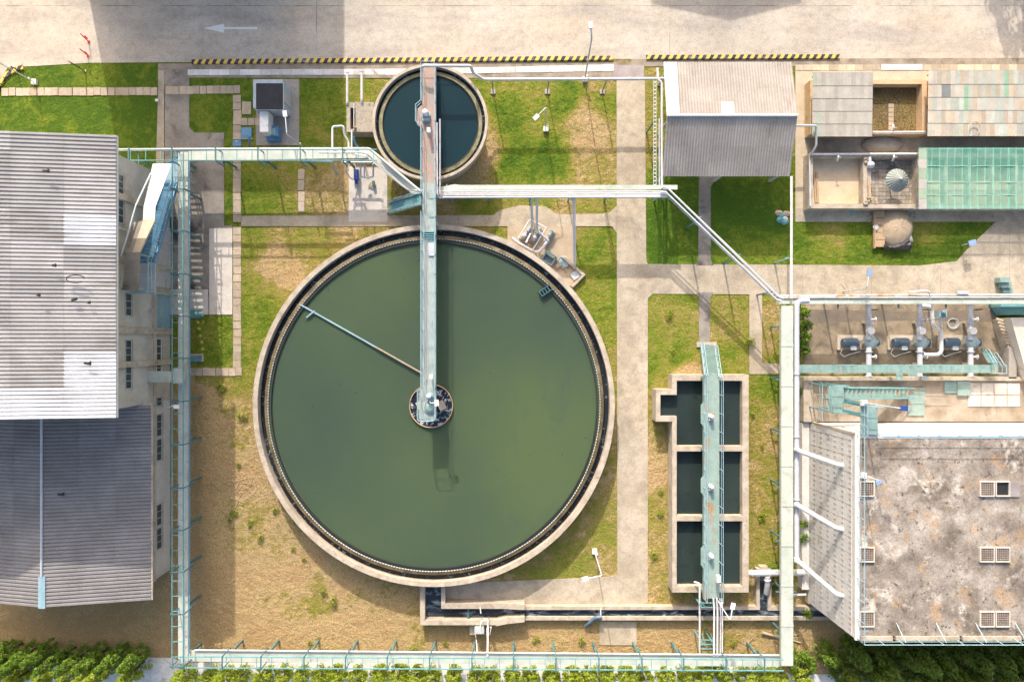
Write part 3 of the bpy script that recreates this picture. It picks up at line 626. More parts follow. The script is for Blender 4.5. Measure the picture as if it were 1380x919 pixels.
# ================================================================== RECTANGULAR BASINS
ZR = 1.6
bs = thing('settling_basin', 'rectangular concrete basin of three dark water cells with a west side bay', 'basin', P(955, 650, 0))
def ring_wall(m_, outer, inner, z0, z1):             # outer and inner px rects at z1
    ox0, oy0, ox1, oy1 = outer; ix0, iy0, ix1, iy1 = inner
    m_.pbox(ox0, oy0, ox1, iy0, z0, z1); m_.pbox(ox0, iy1, ox1, oy1, z0, z1); m_.pbox(ox0, iy0, ix0, iy1, z0, z1); m_.pbox(ix1, iy0, ox1, iy1, z0, z1); return m_
m_ = MB()
m_.pbox(906, 505, 1009, 513, 0, ZR); m_.pbox(906, 790, 1009, 798, 0, ZR); m_.pbox(1000.5, 513, 1009, 790, 0, ZR)
m_.pbox(906, 513, 912, 525, 0, ZR); m_.pbox(906, 568, 912, 790, 0, ZR)
m_.pbox(884, 525, 912, 532, 0, ZR); m_.pbox(884, 561, 912, 568, 0, ZR); m_.pbox(884, 532, 890, 561, 0, ZR)
m_.build('wall', 'rim_concrete', bs)
for y in (601, 695): MB().pbox(912.02, y, 1000.48, y+7, 0, ZR-.004).build('divider', 'rim_concrete', bs)
struct('water', MB().wbox(P(912, 0, 1).x-.25, P(0, 790, 1).y-.3, .5, P(1000.5, 0, 1).x+.2, P(0, 513, 1).y+.3, .95).wbox(P(890, 0, 1).x-.2, P(0, 561, 1).y-.2, .5, P(912, 0, 1).x-.255, P(0, 532, 1).y+.2, .95), 'basin_water')
ZK = 2.7
bk = thing('basin_walkway', 'rusty green steel walkway running over the three water cells of the rectangular basin', 'walkway', P(958, 650, 0))
xa, xc = P(948.5, 0, ZK).x, P(969.5, 0, ZK).x; ya, yc = P(0, 507, ZK).y, P(0, 806, ZK).y
MB().wbox(xa, yc, ZK-.06, xc, ya, ZK).build('deck', 'rusty_green', bk)
b2 = MB()
for x in (xa+.05, xc-.05): b2.wbox(x-.05, yc, ZK-.4, x+.05, ya, ZK-.064)
for y in (508.5, 604, 698, 794):
    q = P(0, y, ZR).y; b2.wbox(xa+.04, q-.1, ZR, xa+.24, q+.1, ZK-.41); b2.wbox(xc-.24, q-.1, ZR, xc-.04, q+.1, ZK-.41)
b2.build('support_beam', 'teal_paint', bk)
for y0, y1 in ((541, 575), (640, 668), (734, 766)):
    q0, q1 = P(0, y1, ZK).y, P(0, y0, ZK).y; xw = P(944.5, 0, ZK).x
    MB().prism([(xa-.002, q1), (xw, q1-.3), (xw, q0+.3), (xa-.002, q0)], ZK-.06, ZK-.004).build('side_platform', 'teal_paint', bk)
railing([(xa, ya, ZK), (xa, yc, ZK)], 1.0, 1.5).build('handrail', 'light_blue', bk)
railing([(xc, ya, ZK), (xc, yc, ZK)], 1.0, 1.5).build('handrail', 'light_blue', bk)
ra, rb = P(953.5, 464, .12), P((948.5+969.5)/2, 507, ZK)
rp = stringers(ra, rb, 1.15, .22).build('ramp', 'light_blue', bk); stair_steps(ra, rb, 1.08, 13, .05).build('tread', 'teal_paint', rp)
n_ = Vector((-(rb-ra).y, (rb-ra).x, 0)).normalized()
for s_ in (-1, 1): railing([ra+n_*.57*s_, rb+n_*.57*s_], .95, 1.2).build('handrail', 'light_blue', rp)
single('step_footing', MB().pprism(R4(939, 461, 966, 468), -.05, .12), 'concrete', 'pale concrete footing at the foot of the ramp to the basin walkway', 'footing')
for k, (y, lb) in enumerate(((561, 'northernmost'), (655, 'middle'), (748, 'southernmost'))):
    c = P(957.5, y, ZK); gear_motor(c.x, c.y, ZK, ('dark capped' if k == 0 else 'white capped')+' mixer motor over the '+lb+' cell of the rectangular basin', cap='grey_paint', group='mixer motors on the basin walkway', s=.62)
# splash pipe at the south-west corner
single('inlet_pipe', MB().bend([P(943, 880, 2.0), P(943, 800, 2.2), P(943, 786, 2.2), P(936, 784, 1.7)], .085, 10), 'pipe_white', 'white pipe pouring foamy water into the south end of the rectangular basin', 'pipe', smooth=True)

# ================================================================== OUTFLOW CHANNEL
ch = thing('outflow_channel', 'concrete channel leading dark foamy water away from the huge round tank', 'channel', P(640, 828, 0))
m_ = MB(); Z1, Z2 = 1.05, .55
m_.pbox(566, 786, 572.5, 842, 0, Z1); m_.pbox(572.5, 835.5, 668, 842, 0, Z1); m_.pbox(594.5, 786, 600, 820, 0, Z1); m_.pbox(600, 813, 684, 820, 0, Z1)
m_.pprism([(684, 813), (707, 814), (707, 821.5), (684, 820.5)], 0, Z1+.03); m_.pprism([(668, 836), (683, 832), (707, 831), (707, 838), (683, 840.5), (668, 843.5)], 0, Z1+.02)
m_.build('high_wall', 'rim_concrete', ch)
m_ = MB()
m_.pbox(707, 817, 1024, 821.5, 0, Z2); m_.pbox(1035, 817.5, 1120, 822.5, 0, Z2); m_.pbox(707, 831, 1120, 835.5, 0, Z2)
m_.pbox(1019.5, 766, 1024, 817, 0, Z2); m_.pbox(1035, 766, 1039.5, 817.5, 0, Z2); m_.pbox(1024, 763, 1035, 768, 0, Z2)
m_.build('low_wall', 'rim_concrete', ch)
MB().pbox(630, 820, 632, 835, .35, .8).build('gate', 'dark_teal', ch)
wt = MB().pprism(R4(571, 786, 596, 838), .1, .30).pprism(R4(596, 817, 708, 838), .1, .304).pprism(R4(708, 820, 1125, 833), .1, .308).pprism(R4(1022, 766, 1037, 820), .1, .3)
struct('water', wt, 'channel_water')

# ================================================================== BUILDINGS
def corrugated(m_, X0, Y0, X1, Y1, zf, axis, pitch, depth, tint=None, n_cross=6, sheet=1.1, over=.012):
    """ribbed sheet roof; ribs run along `axis` ('x' or 'y'), height from zf(x, y), per-sheet tint from tint(u, v)"""
    if axis == 'x': lo, hi, a0, a1 = Y0, Y1, X0, X1
    else: lo, hi, a0, a1 = X0, X1, Y0, Y1
    n = int(round((hi-lo)/pitch)); cols = [a0+(a1-a0)*k/n_cross for k in range(n_cross+1)]
    prof = ((0, 0), (.10, 1), (.60, 1), (.70, 0)) if depth > .055 else ((0, 0), (.25, .7), (.5, 1), (.75, .7))
    rows = []
    for i in range(n):
        for t, h_ in prof: rows.append((lo+(i+t)*pitch, h_*depth))
    rows.append((hi, 0))
    for k in range(n_cross):
        c0, c1 = cols[k], cols[k+1]; o = len(m_.v); tint_row = []
        for q, h_ in rows:
            for c in (c0, c1+.0):
                x, y = (c, q) if axis == 'x' else (q, c)
                m_.v.append(Vector((x, y, zf(x, y)+h_+(over if c == c1 and k < n_cross-1 else 0))))
        for i in range(len(rows)-1):
            f = (o+2*i, o+2*i+1, o+2*i+3, o+2*i+2); m_.f.append(f if axis == 'y' else f[::-1])
            q = (rows[i][0]+rows[i+1][0])/2; cm = (c0+c1)/2
            x, y = (cm, q) if axis == 'x' else (q, cm)
            m_.t.append(tint(x, y, k, int((q-lo)/sheet)) if tint else (1, 1, 1))
    return m_
def wallpane(parent, name, material, x, y0, y1, z0, z1, d=.06, frame=None, sill=True):
    """window on a wall facing +x at plane x"""
    wd = MB()
    wd.wbox(x, y0-.06, z0-.06, x+d, y1+.06, z0).wbox(x, y0-.06, z1, x+d, y1+.06, z1+.06).wbox(x, y0-.06, z0, x+d, y0, z1).wbox(x, y1, z0, x+d, y1+.06, z1)
    n = max(2, int((y1-y0)/.45))
    for k in range(1, n): yy = y0+(y1-y0)*k/n; wd.wbox(x, yy-.02, z0, x+d*.7, yy+.02, z1)
    f = wd.build(name, frame or 'grey_paint', parent); MB().wbox(x-.01, y0, z0, x+d*.4, y1, z1).build('pane', material, f)
    if sill: MB().wbox(x, y0-.1, z0-.14, x+.14, y1+.1, z0-.065).build('sill', 'concrete', f)
    return f
rt = random.Random(3)
# ------------------------------------------------------------------ tall hall in the west
ZE = 11.0; XE = P(157, 0, ZE).x; YN, YS = P(0, 183, ZE).y, P(0, 563, ZE).y; XR = -40.0; SL = .135
zhall = lambda x, y: ZE+(XE-x)*SL if x > XR else ZE+(XE-XR)*SL-(XR-x)*SL
hall = thing('factory_hall', 'tall beige hall roofed in pale ribbed metal sheets with bright white patches', 'building', (-38, 4, 0))
XW = -28.8; yn, ys = 13.62, -4.95
def gable(m_, y, x0, x1, zr, th, xr=XR):
    m_.add([(x0, y, 0), (x1, y, 0), (x1, y, zr(x1, y)-.15), (xr, y, zr(xr, y)-.15), (x0, y, zr(x0, y)-.15), (x0, y+th, 0), (x1, y+th, 0), (x1, y+th, zr(x1, y)-.15), (xr, y+th, zr(xr, y)-.15), (x0, y+th, zr(x0, y)-.15)],
        [(0, 1, 2, 3, 4), (9, 8, 7, 6, 5), (0, 5, 6, 1), (1, 6, 7, 2), (2, 7, 8, 3), (3, 8, 9, 4), (4, 9, 5, 0)]); return m_
m_ = MB(); gable(m_, yn-.3, -51.2, XW, zhall, .3); gable(m_, ys, -51.2, XW, zhall, .3)
m_.wbox(XW-.3, ys+.302, 0, XW-.002, yn-.302, zhall(XW, 0)-.15); m_.wbox(-51.2, ys+.302, 0, -50.9, yn-.302, zhall(-51, 0)-.15)
m_.build('wall', 'wall_plaster', hall)
tints = {}
def hall_tint(x, y, k, s_):
    key = (k, s_//2)
    if key not in tints:
        v_ = rt.choice([.84, .9, .96, 1.02, .78]); tints[key] = (v_, v_*.99, v_*.985)
    y0 = P(0, 523, ZE+.5).y
    if y < y0 or (x > -31.7 and y < P(0, 475, ZE).y and y > -4) or (x > -31.5 and P(0, 330, ZE).y < y < P(0, 292, ZE).y): return (1.62, 1.65, 1.7)
    return tints[key]
m_ = corrugated(MB(), XR, YS, XE, YN, zhall, 'x', .272, .08, hall_tint, 4, 1.0)
corrugated(m_, -53, YS, XR-.01, YN, zhall, 'x', .272, .08, hall_tint, 4, 1.0)
rf = m_.build('roof', 'roof_sheet', hall)
MB().wbox(XE-.12, YS, ZE-.18, XE+.03, YN, ZE-.02).build('fascia', 'white_paint', hall)
for y in (ys+3.2, P(0, 446, 5).y, 6.0, 10.6): MB().wbox(XW-.01, y-.22, 0, XW+.16, y+.22, 8.8).build('pilaster', 'concrete', hall)
MB().wbox(XW-.005, ys, 2.45, XW+.10, 3.6, 2.75).build('ledge', 'concrete', hall)
for y0, y1 in ((396, 425), (459, 488), (494, 523)): wallpane(hall, 'window', 'dark_glass', XW, P(0, y1, 6.3).y, P(0, y0, 6.3).y, 5.95, 6.65)
for y0, y1 in ((236, 262), (270, 300)): wallpane(hall, 'window', 'dark_glass', XW, P(0, y1, 7.4).y, P(0, y0, 7.4).y, 7.0, 7.6)
for y0, y1 in ((457, 486), (491, 500)): wallpane(hall, 'window', 'glass', XW, P(0, y1, 1.9).y, P(0, y0, 1.9).y, 1.55, 2.25, frame='white_paint')
d_ = MB(); yd0, yd1 = P(0, 442, 2).y, P(0, 397, 2).y
d_.wbox(XW, yd0-.15, 0, XW+.22, yd0, 2.75).wbox(XW, yd1, 0, XW+.22, yd1+.15, 2.75).wbox(XW, yd0-.15, 2.75, XW+.3, yd1+.15, 2.9)
df = d_.build('door_frame', 'concrete', hall)
m_ = MB()
for k in range(14): m_.wbox(XW-.01, yd0, .05+.19*k, XW+.06-.02*(k % 2), yd1, .05+.19*(k+1))
m_.build('roller_shutter', 'light_blue', df)
wallpane(hall, 'window', 'glass', XW, P(0, 387, 1.5).y, P(0, 377, 1.5).y, 1.0, 1.9, frame='light_blue')
MB().wbox(XW+.0, P(0, 388, 1).y, 0, XW+.08, P(0, 306, 1).y, 2.4).build('dado', 'grey_wall', hall)
m_ = MB(); m_.bend([(XW+.18, 8.2, 8.6), (XW+.18, 8.2, 5), (XW+.3, 8.2, 4.6), (XW+.3, 8.2, .2)], .06, 8); m_.build('downpipe', 'pipe_white', hall, True)

# outside stair with its canopy and landing hood
sc_ = thing('outside_stair', 'blue steel outside stair under a sloping white canopy, climbing the tall hall wall', 'staircase', (-27.6, 9.5, 0))
sa, sb_ = Vector((-27.55, 13.0, 2.3)), Vector((-27.62, 5.85, 5.9))
sg = stringers(sa, sb_, 1.2, .30, .08).build('stringer', 'blue_paint', sc_); stair_steps(sa, sb_, 1.12, 24, .06).build('tread', 'blue_paint', sg)
for s_ in (-1, 1): railing([sa+Vector((.6*s_, 0, 0)), sb_+Vector((.6*s_, 0, 0))], 1.0, .95, .03).build('handrail', 'light_blue', sc_)
m_ = MB().wbox(-28.25, 13.0, 2.24, -26.75, 14.3, 2.3); m_.build('lower_landing', 'light_blue', sc_)
f0 = stringers((-27.2, 14.3, 2.3), (-27.2, 15.7, .1), 1.0, .25, .07).build('lower_flight', 'blue_paint', sc_); stair_steps((-27.2, 14.3, 2.3), (-27.2, 15.7, .1), .94, 11, .06).build('tread', 'blue_paint', f0)
for x, y in ((-28.15, 14.2), (-26.85, 14.2), (-26.85, 13.1)): MB().wbox(x-.05, y-.05, 0, x+.05, y+.05, 2.24).build('leg', 'teal_paint', sc_)
railing([(-26.78, 14.25, 2.3), (-26.78, 13.05, 2.3)], 1.0, .6).build('handrail', 'light_blue', sc_)
MB().wbox(-28.6, 3.55, 5.84, -26.95, 5.85, 5.9).build('upper_landing', 'grey_paint', sc_)
railing([(-26.98, 5.8, 5.9), (-26.98, 3.6, 5.9), (-28.5, 3.6, 5.9)], 1.0, 1.1, .035).build('handrail', 'light_blue', sc_)
for x, y in ((-27.0, 3.65), (-27.0, 5.6)): MB().wbox(x-.05, y-.05, 0, x+.05, y+.05, 5.84).build('leg', 'teal_paint', sc_)
A, B_, C_, D_ = P(206, 221, 4.7), P(231, 221, 4.5), P(209.5, 278, 6.3), P(193.5, 278, 6.4)
dn = Vector((0, 0, .06)); MB().hexa([A-dn, D_-dn, C_-dn, B_-dn], [A, D_, C_, B_]).build('canopy', 'white_paint', sc_)
E_, F_ = P(208.5, 297, 6.9), P(192.5, 297, 7.0)
MB().hexa([D_-dn, F_-dn, E_-dn, C_-dn], [D_+dn*.1, F_+dn*.1, E_+dn*.1, C_+dn*.1]).build('canopy', 'pale_slab', sc_)
G_, H_ = P(187.5, 341, 8.0), P(178, 341, 8.05)
I_, J_ = P(179, 300, 7.2), P(165.5, 341, 8.05)
MB().hexa([I_-dn*3, J_-dn*3, H_-dn*3-Vector((.01, 0, 0)), F_-dn*3-Vector((.01, 0, 0))], [I_-dn*.3, J_-dn*.3, H_-dn*.3-Vector((.01, 0, 0)), F_-dn*.3-Vector((.01, 0, 0))]).build('canopy', 'dark_path', sc_)
MB().hexa([F_-dn*3, H_-dn*3, G_-dn*3, E_-dn*3], [F_-dn*.2, H_-dn*.2, G_-dn*.2, E_-dn*.2]).build('canopy', 'tan_slab', sc_)
MB().prism(PL([(170, 340), (187.5, 340), (185.5, 391), (164.5, 391)], 8.05), 7.85, 8.06).build('landing_roof', 'dark_path', sc_)
for x, y in ((-28.3, 6.3), (-27.1, 6.3), (-28.4, 3.8), (-27.2, 3.8)): MB().wbox(x-.05, y-.05, 5.9, x+.05, y+.05, 7.86).build('leg', 'teal_paint', sc_)
m_ = MB().bend([P(163, 345, 8.3), P(172, 316, 8.0), P(183, 277, 7.2), P(203, 234, 5.2)], .06, 8).build('edge_pipe', 'pipe_grey', sc_, True)

# ------------------------------------------------------------------ lower annex, grey ribbed roof
ZA = 4.5; XA = P(204, 0, ZA).x; XK = P(57, 0, 6.0).x; YA = P(0, 808, ZA).y; SA = 1.5/(XA-XK)
zan = lambda x, y: 6.0-abs(x-XK)*SA
an = thing('annex_building', 'low annex with a dark grey ribbed gable roof and white side wall', 'building', (-36, -12, 0))
def an_tint(x, y, k, s_):
    key = ('a', k, s_//3)
    if key not in tints: v_ = rt.choice([.9, 1.0, 1.05, 1.1, .96, .78 if s_ % 7 == 0 else 1.0]); tints[key] = (v_, v_*.99, v_)
    return tints[key]
m_ = corrugated(MB(), XK+.01, YA, XA, ys-.01, zan, 'x', .285, .075, an_tint, 3, 1.0); corrugated(m_, 2*XK-XA, YA, XK-.01, ys-.01, zan, 'x', .285, .075, an_tint, 3, 1.0)
m_.build('roof', 'roof_grey', an)
m_ = MB(); gable(m_, -19.25, 2*XK+28.8, XW, zan, .3, XK); m_.wbox(XW-.3, -18.948, 0, XW-.003, ys-.005, 4.55); m_.wbox(2*XK+28.8, -18.948, 0, 2*XK+29.1, ys-.005, 4.55)
m_.build('wall', 'white_wall', an)
MB().wbox(XW-.002, -19.3, 2.55, XW+.14, ys-.01, 2.8).build('ledge', 'concrete', an)
for y0, y1 in ((536, 546), (559, 587), (592, 620), (680, 707), (712, 739)): wallpane(an, 'window', 'glass', XW, P(0, y1, 1.9).y, P(0, y0, 1.9).y, 1.5, 2.2, frame='grey_paint')
MB().tube([(XK, ys-.3, 6.09), (XK, P(0, 777, 6).y, 6.09)], .09, 8).build('ridge_cap', 'pipe_grey', an, True)
a = P(57, 776, 6).y; MB().add([(XK-.27, a, 6.07), (XK, a, 6.13), (XK, YA-.06, 6.13), (XK-.27, YA-.06, 6.07), (XK+.27, a, 6.07), (XK+.27, YA-.06, 6.07)], [(0, 3, 2, 1), (1, 2, 5, 4)]).build('ridge_cap', 'light_blue', an)
MB().wbox(XA-.02, YA, ZA-.1, XA+.1, ys-.3, ZA+.02).build('gutter', 'concrete', an)
m_ = MB().tube([(XW+.1, -18.9, 2.5), (XW+.1, -18.9, .1)], .05, 8).build('downpipe', 'pipe_white', an, True)

# ------------------------------------------------------------------ tall buildings just outside the picture, to the north
def block(name, label, x0, y0, x1, y1, h_):
    t = thing(name, label, 'building', ((x0+x1)/2, (y0+y1)/2, 0)); MB().wbox(x0, y0, 0, x1, y1, h_).build('wall', 'wall_plaster', t)
    r_ = MB().wbox(x0+.2, y0+.2, h_, x1-.2, y1-.2, h_+.02).build('roof', 'concrete', t)
    MB().wbox(x0-.01, y0-.01, h_-.3, x1+.01, y0+.2, h_+.4).build('parapet', 'white_wall', t); return t
c0, c1 = P(104, -92), P(401, -92); block('warehouse', 'plain warehouse standing north of the wide concrete road', c0.x, c0.y, c1.x, c0.y+34, 12.0)
t = thing('gable_shed', 'gable roofed shed standing north of the wide concrete road', 'building', P(960, -260))
gx_, gy_ = P(983, 0).x-9.2*.33-.0, P(0, 27).y+9.2*1.777
m_ = MB(); q = [(gx_-6.1, 0), (gx_+6.1, 0), (gx_+6.1, 8.4), (gx_, 9.2), (gx_-6.1, 8.4)]
m_.add([(x, gy_, z) for x, z in q]+[(x, gy_+18, z) for x, z in q], [(0, 1, 2, 3, 4), (9, 8, 7, 6, 5), (0, 5, 6, 1), (1, 6, 7, 2), (4, 9, 5, 0)]); m_.build('wall', 'wall_plaster', t)
m_ = MB(); m_.add([(gx_-6.3, gy_-.1, 8.42), (gx_, gy_-.1, 9.25), (gx_+6.3, gy_-.1, 8.42), (gx_-6.3, gy_+18, 8.42), (gx_, gy_+18, 9.25), (gx_+6.3, gy_+18, 8.42)], [(0, 1, 4, 3), (1, 2, 5, 4)]); m_.build('roof', 'roof_grey', t)

# ------------------------------------------------------------------ open shed, north centre
sh = thing('open_shed', 'open shed with a two-slope ribbed roof, pale north half and dark south half', 'shed', P(985, 190))
ZS, ZG = 3.3, 4.8
ysn, ysr, yss = P(0, 84, ZS+.4).y, P(0, 156, ZG).y, P(0, 238, ZS).y; xs0, xs1 = P(898.5, 0, ZG).x, P(1072, 0, ZG-.4).x
zsh = lambda x, y: ZG-(y-ysr)*(ZG-ZS-.4)/(ysn-ysr) if y > ysr else ZG-(ysr-y)*(ZG-ZS)/(ysr-yss)
def sh_tint(x, y, k, s_):
    key = ('s', y > ysr, k, s_//2)
    if key not in tints: v_ = rt.choice([.94, 1, 1.05, 1.02, .98]); tints[key] = (v_, v_, v_)
    if y > ysr and x < xs0+1.0: return (1.7, 1.75, 1.8)
    if y > ysr and P(972, 0, 4.6).x < x < P(989, 0, 4.6).x and P(0, 153, 4.6).y < y < P(0, 135, 4.6).y: return (1.85, 1.85, 1.85)
    return (tints[key][0]*.88, tints[key][1]*.86, tints[key][2]*.85) if y > ysr else tuple(.9*q for q in tints[key])
m_ = corrugated(MB(), xs0, ysr+.01, xs1, ysn, zsh, 'y', .225, .05, sh_tint, 4, .9); corrugated(m_, xs0, yss, xs1, ysr-.01, zsh, 'y', .225, .05, sh_tint, 4, .9)
m_.build('roof', 'shed_sheet', sh)
MB().tube([(xs0, ysr, ZG+.07), (xs1, ysr, ZG+.07)], .10, 6).build('ridge_cap', 'white_paint', sh)
for x in (xs0+.4, (xs0+xs1)/2, xs1-.4):
    for y in (ysn-.4, ysr, yss+.4): MB().wbox(x-.09, y-.09, 0, x+.09, y+.09, zsh(x, y)-.18).build('column', 'grey_paint', sh)
for y in (ysn-.4, ysr, yss+.4): MB().wbox(xs0+.1, y-.07, zsh(0, y)-.2, xs1-.1, y+.07, zsh(0, y)-.03).build('purlin', 'grey_paint', sh)

# ------------------------------------------------------------------ water house with weathered flat roof (south-east)
ZT = 7.5
tw = thing('treatment_building', 'big weathered flat roofed concrete block with slatted white west wall', 'building', P(1260, 700))
X0, X1, Y0, Y1 = P(1158, 0, ZT).x, 58.0, P(0, 862, ZT).y, P(0, 584, ZT).y
MB().wbox(X0, Y0+.3, ZT-.3, X1, Y1-.35, ZT).build('roof', 'old_roof', tw)
m_ = MB().wbox(X0-.32, Y0+.1, 0, X0-.02, Y1, ZT-.02).wbox(X0, Y0+.1, 0, X1, Y0+.4, ZT-.31).wbox(X0-.019, Y1-.345, 0, X1, Y1, ZT+.03); m_.build('wall', 'white_wall', tw)
# south roof edge: a narrow ledge with drain gaps
for x0, x1 in ((1159, 1202), (1206, 1292), (1296, 1375), (1379, 1420)): MB().wbox(P(x0, 0, ZT).x, Y0, ZT-.3, P(x1, 0, ZT).x, Y0+.297, ZT+.14).build('kerb_edge', 'rim_concrete', tw)
MB().wbox(X0-.36, Y0+.02, ZT-.04, X0-.002, Y1-.002, ZT+.10).build('kerb_edge', 'white_wall', tw)
# slatted wall: rows of slats between mullions
XLb, XLt = X0-.72, X0-.40
for k in range(6):
    z0 = .75+k*1.06; xa_ = XLb+(XLt-XLb)*k/5.2
    m_ = MB(); y = Y0+.12
    while y < Y1-.15:
        ye = min(y+1.16, Y1-.05)
        m_.hexa([(xa_-.01, y, z0), (xa_+.30, y, z0), (xa_+.30, ye, z0), (xa_-.01, ye, z0)], [(xa_+.055, y, z0+.985), (xa_+.30, y, z0+.985), (xa_+.30, ye, z0+.985), (xa_+.055, ye, z0+.985)])
        y += 1.2
    m_.build('slat_row', 'louvre', tw)
    m_ = MB(); y = Y0+.5
    while y < Y1-.5: m_.wbox(xa_+.02, y, z0+.66, xa_+.052, y+.07, z0+.98); y += .4
    m_.build('slat_clip', 'plate_steel', tw)
MB().hexa([(XLb-.05, Y0+.02, 0), (XLb+.4, Y0+.02, 0), (XLb+.4, Y1, 0), (XLb-.05, Y1, 0)], [(XLb-.05, Y0+.02, .74), (XLb+.4, Y0+.02, .74), (XLb+.4, Y1, .74), (XLb-.05, Y1, .74)]).build('plinth', 'concrete', tw)
MB().hexa([(XLb+.02, Y1-.1, .74), (X0-.33, Y1-.1, .74), (X0-.33, Y1+.08, .74), (XLb+.02, Y1+.08, .74)], [(XLt+.02, Y1-.1, ZT+.1), (X0-.33, Y1-.1, ZT+.1), (X0-.33, Y1+.08, ZT+.1), (XLt+.02, Y1+.08, ZT+.1)]).build('corner_fin', 'rim_concrete', tw)
def hatch(x0, y0, x1, y1, open_=False):
    m_ = MB(); z = ZT; a, b_ = P(x0, y0, z+.2), P(x1, y1, z+.2)
    m_.wbox(a.x-.07, b_.y-.07, z, b_.x+.07, b_.y, z+.16).wbox(a.x-.07, a.y, z, b_.x+.07, a.y+.07, z+.16).wbox(a.x-.07, b_.y, z, a.x, a.y, z+.16).wbox(b_.x, b_.y, z, b_.x+.07, a.y, z+.16)
    f = m_.build('roof_vent', 'pale_slab', tw)
    MB().wbox(a.x, b_.y, z+.005, b_.x, a.y, z+.02).build('opening', 'black' if open_ else 'mud', f)
    if not open_:
        m_ = MB(); n = 6
        for k in range(1, n): t = k/n; m_.wbox(a.x+(b_.x-a.x)*t-.018, b_.y, z+.10, a.x+(b_.x-a.x)*t+.018, a.y, z+.13); m_.wbox(a.x, b_.y+(a.y-b_.y)*t-.018, z+.132, b_.x, b_.y+(a.y-b_.y)*t+.018, z+.15)
        m_.build('grille', 'plate_steel', f)
    return f
for y0, y1 in ((650, 668), (739, 756.5), (825.5, 844)):
    hatch(1161, y0, 1178, y1); hatch(1323, y0, 1340, y1); hatch(1344, y0, 1361, y1, y0 == 650)
MB().cbox(P(1368, 659, ZT+.12), .7, 1.15, .05, 0, .1).build('vent_lid', 'plate_steel', tw)
# rails along the roof edges
m_ = railing([(X0-.2, Y1-.1, ZT+.1), (X0-.2, Y0+.15, ZT+.1), (X1, Y0+.15, ZT+.14)], 1.05, 1.45, .03, .026); m_.build('handrail', 'light_blue', tw)
for k in range(8): q = X0+2.9+k*2.9; MB().beam((q, Y0+.2, ZT+.9), (q-.2, Y0+1.25, ZT+.02), .05, .05).build('rail_stay', 'light_blue', tw)
m_ = railing([(X0+1.3, Y1-.15, ZT+.03), (X1, Y1-.15, ZT+.03)], .95, 1.5, .03, .024); m_.build('handrail', 'blue_paint', tw)

# water house forecourt: low basin roof to the north
fc = thing('covered_basin', 'low concrete basin roof with light paving north of the weathered flat roof', 'basin', P(1230, 535))
ZF = 1.0
MB().wbox(P(1095, 0, ZF).x, Y1+.09, 0, 56, P(0, 513, ZF).y, ZF).build('slab', 'old_basin', fc)
m_ = MB(); m_.wbox(P(1083, 0, 1.2).x, Y1+.09, 0, P(1095.5, 0, 1.2).x-.002, P(0, 508, 1.2).y, 1.2); m_.wbox(P(1095.5, 0, 1.2).x, P(0, 513, ZF).y+.002, 0, 56, P(0, 508, 1.2).y, 1.2); m_.build('edge_wall', 'rim_concrete', fc)
for i in range(4):
    for j in range(2): MB().pbox(1305+i*17.6, 516+j*16.4, 1321.6+i*17.6, 531.4+j*16.4, ZF, ZF+.05+.006*((i+j) % 3)).build('cover_slab', 'pale_slab', fc)
MB().pbox(1273, 514, 1290, 529.5, ZF, ZF+.10).build('hatch_cover', 'teal_paint', fc); MB().pbox(1290.6, 514, 1308, 533, ZF, ZF+.2).build('hatch_cover', 'rusty_green', fc)
m_ = railing([(P(1101, 0, ZF).x, P(0, 513, ZF).y-.1, ZF), (P(1101, 0, ZF).x, Y1+.4, ZF)], 1.0, .9); m_.build('handrail', 'light_blue', fc)
# lower west basin of the slatted wall
single('collecting_trough', MB().wbox(P(1081, 0, .9).x, -20.6, 0, XLb-.06, Y1-.02, .9), 'white_wall', 'long white trough at the foot of the slatted wall beside the creeper', 'trough')

# steel stair up to the weathered roof
ws = thing('roof_stair', 'green steel stair and landings climbing to the weathered flat roof', 'staircase', P(1180, 540))
l0 = (P(1116, 519, 4.6), P(1137, 555, 4.6))
MB().wbox(l0[0].x, l0[1].y, 4.54, l0[1].x, l0[0].y, 4.6).build('landing', 'teal_paint', ws)
MB().wbox(P(1224, 0, 1.1).x, P(0, 560, 1.1).y, 1.04, P(1246, 0, 1.1).x, P(0, 522, 1.1).y, 1.1).build('landing', 'rusty_green', ws)
MB().pprism([(1160, 566), (1183, 566), (1183.5, 585.5), (1159.5, 585.5)], ZT+.14, ZT+.2).build('landing', 'teal_paint', ws)
MB().pprism([(1160, 545), (1182, 547), (1183, 566), (1160, 566)], ZT+.13, ZT+.19).build('landing', 'teal_paint', ws)
sa, sb_ = P(1224, 529, 1.2), P(1137, 529, 4.6); f1 = stringers(sa, sb_, .8, .3).build('flight', 'teal_steel', ws); stair_steps(sa, sb_, .76, 15).build('tread', 'rusty_green', f1)
for s_ in (-1, 1): railing([sa+Vector((0, .4*s_, 0)), sb_+Vector((0, .4*s_, 0))], .95, 1.0, .035).build('handrail', 'teal_steel', f1)
sa, sb_ = P(1137, 547, 4.6), P(1162, 552, ZT+.15); f2 = stringers(sa, sb_, .8, .3).build('flight', 'teal_steel', ws); stair_steps(sa, sb_, .76, 10).build('tread', 'teal_paint', f2)
for s_ in (-1, 1): railing([sa+Vector((0, .4*s_, 0)), sb_+Vector((0, .4*s_, 0))], .95, .9, .035).build('handrail', 'teal_steel', f2)
railing([(l0[1].x, l0[0].y, 4.6), (l0[0].x, l0[0].y, 4.6), (l0[0].x, l0[1].y, 4.6), (l0[1].x, l0[1].y, 4.6)], 1.0, .9, .03).build('handrail', 'teal_steel', ws)
railing([P(1160, 585, ZT+.2), P(1160, 546, ZT+.2), P(1181, 547, ZT+.2)], 1.0, .8, .03).build('handrail', 'light_blue', ws)
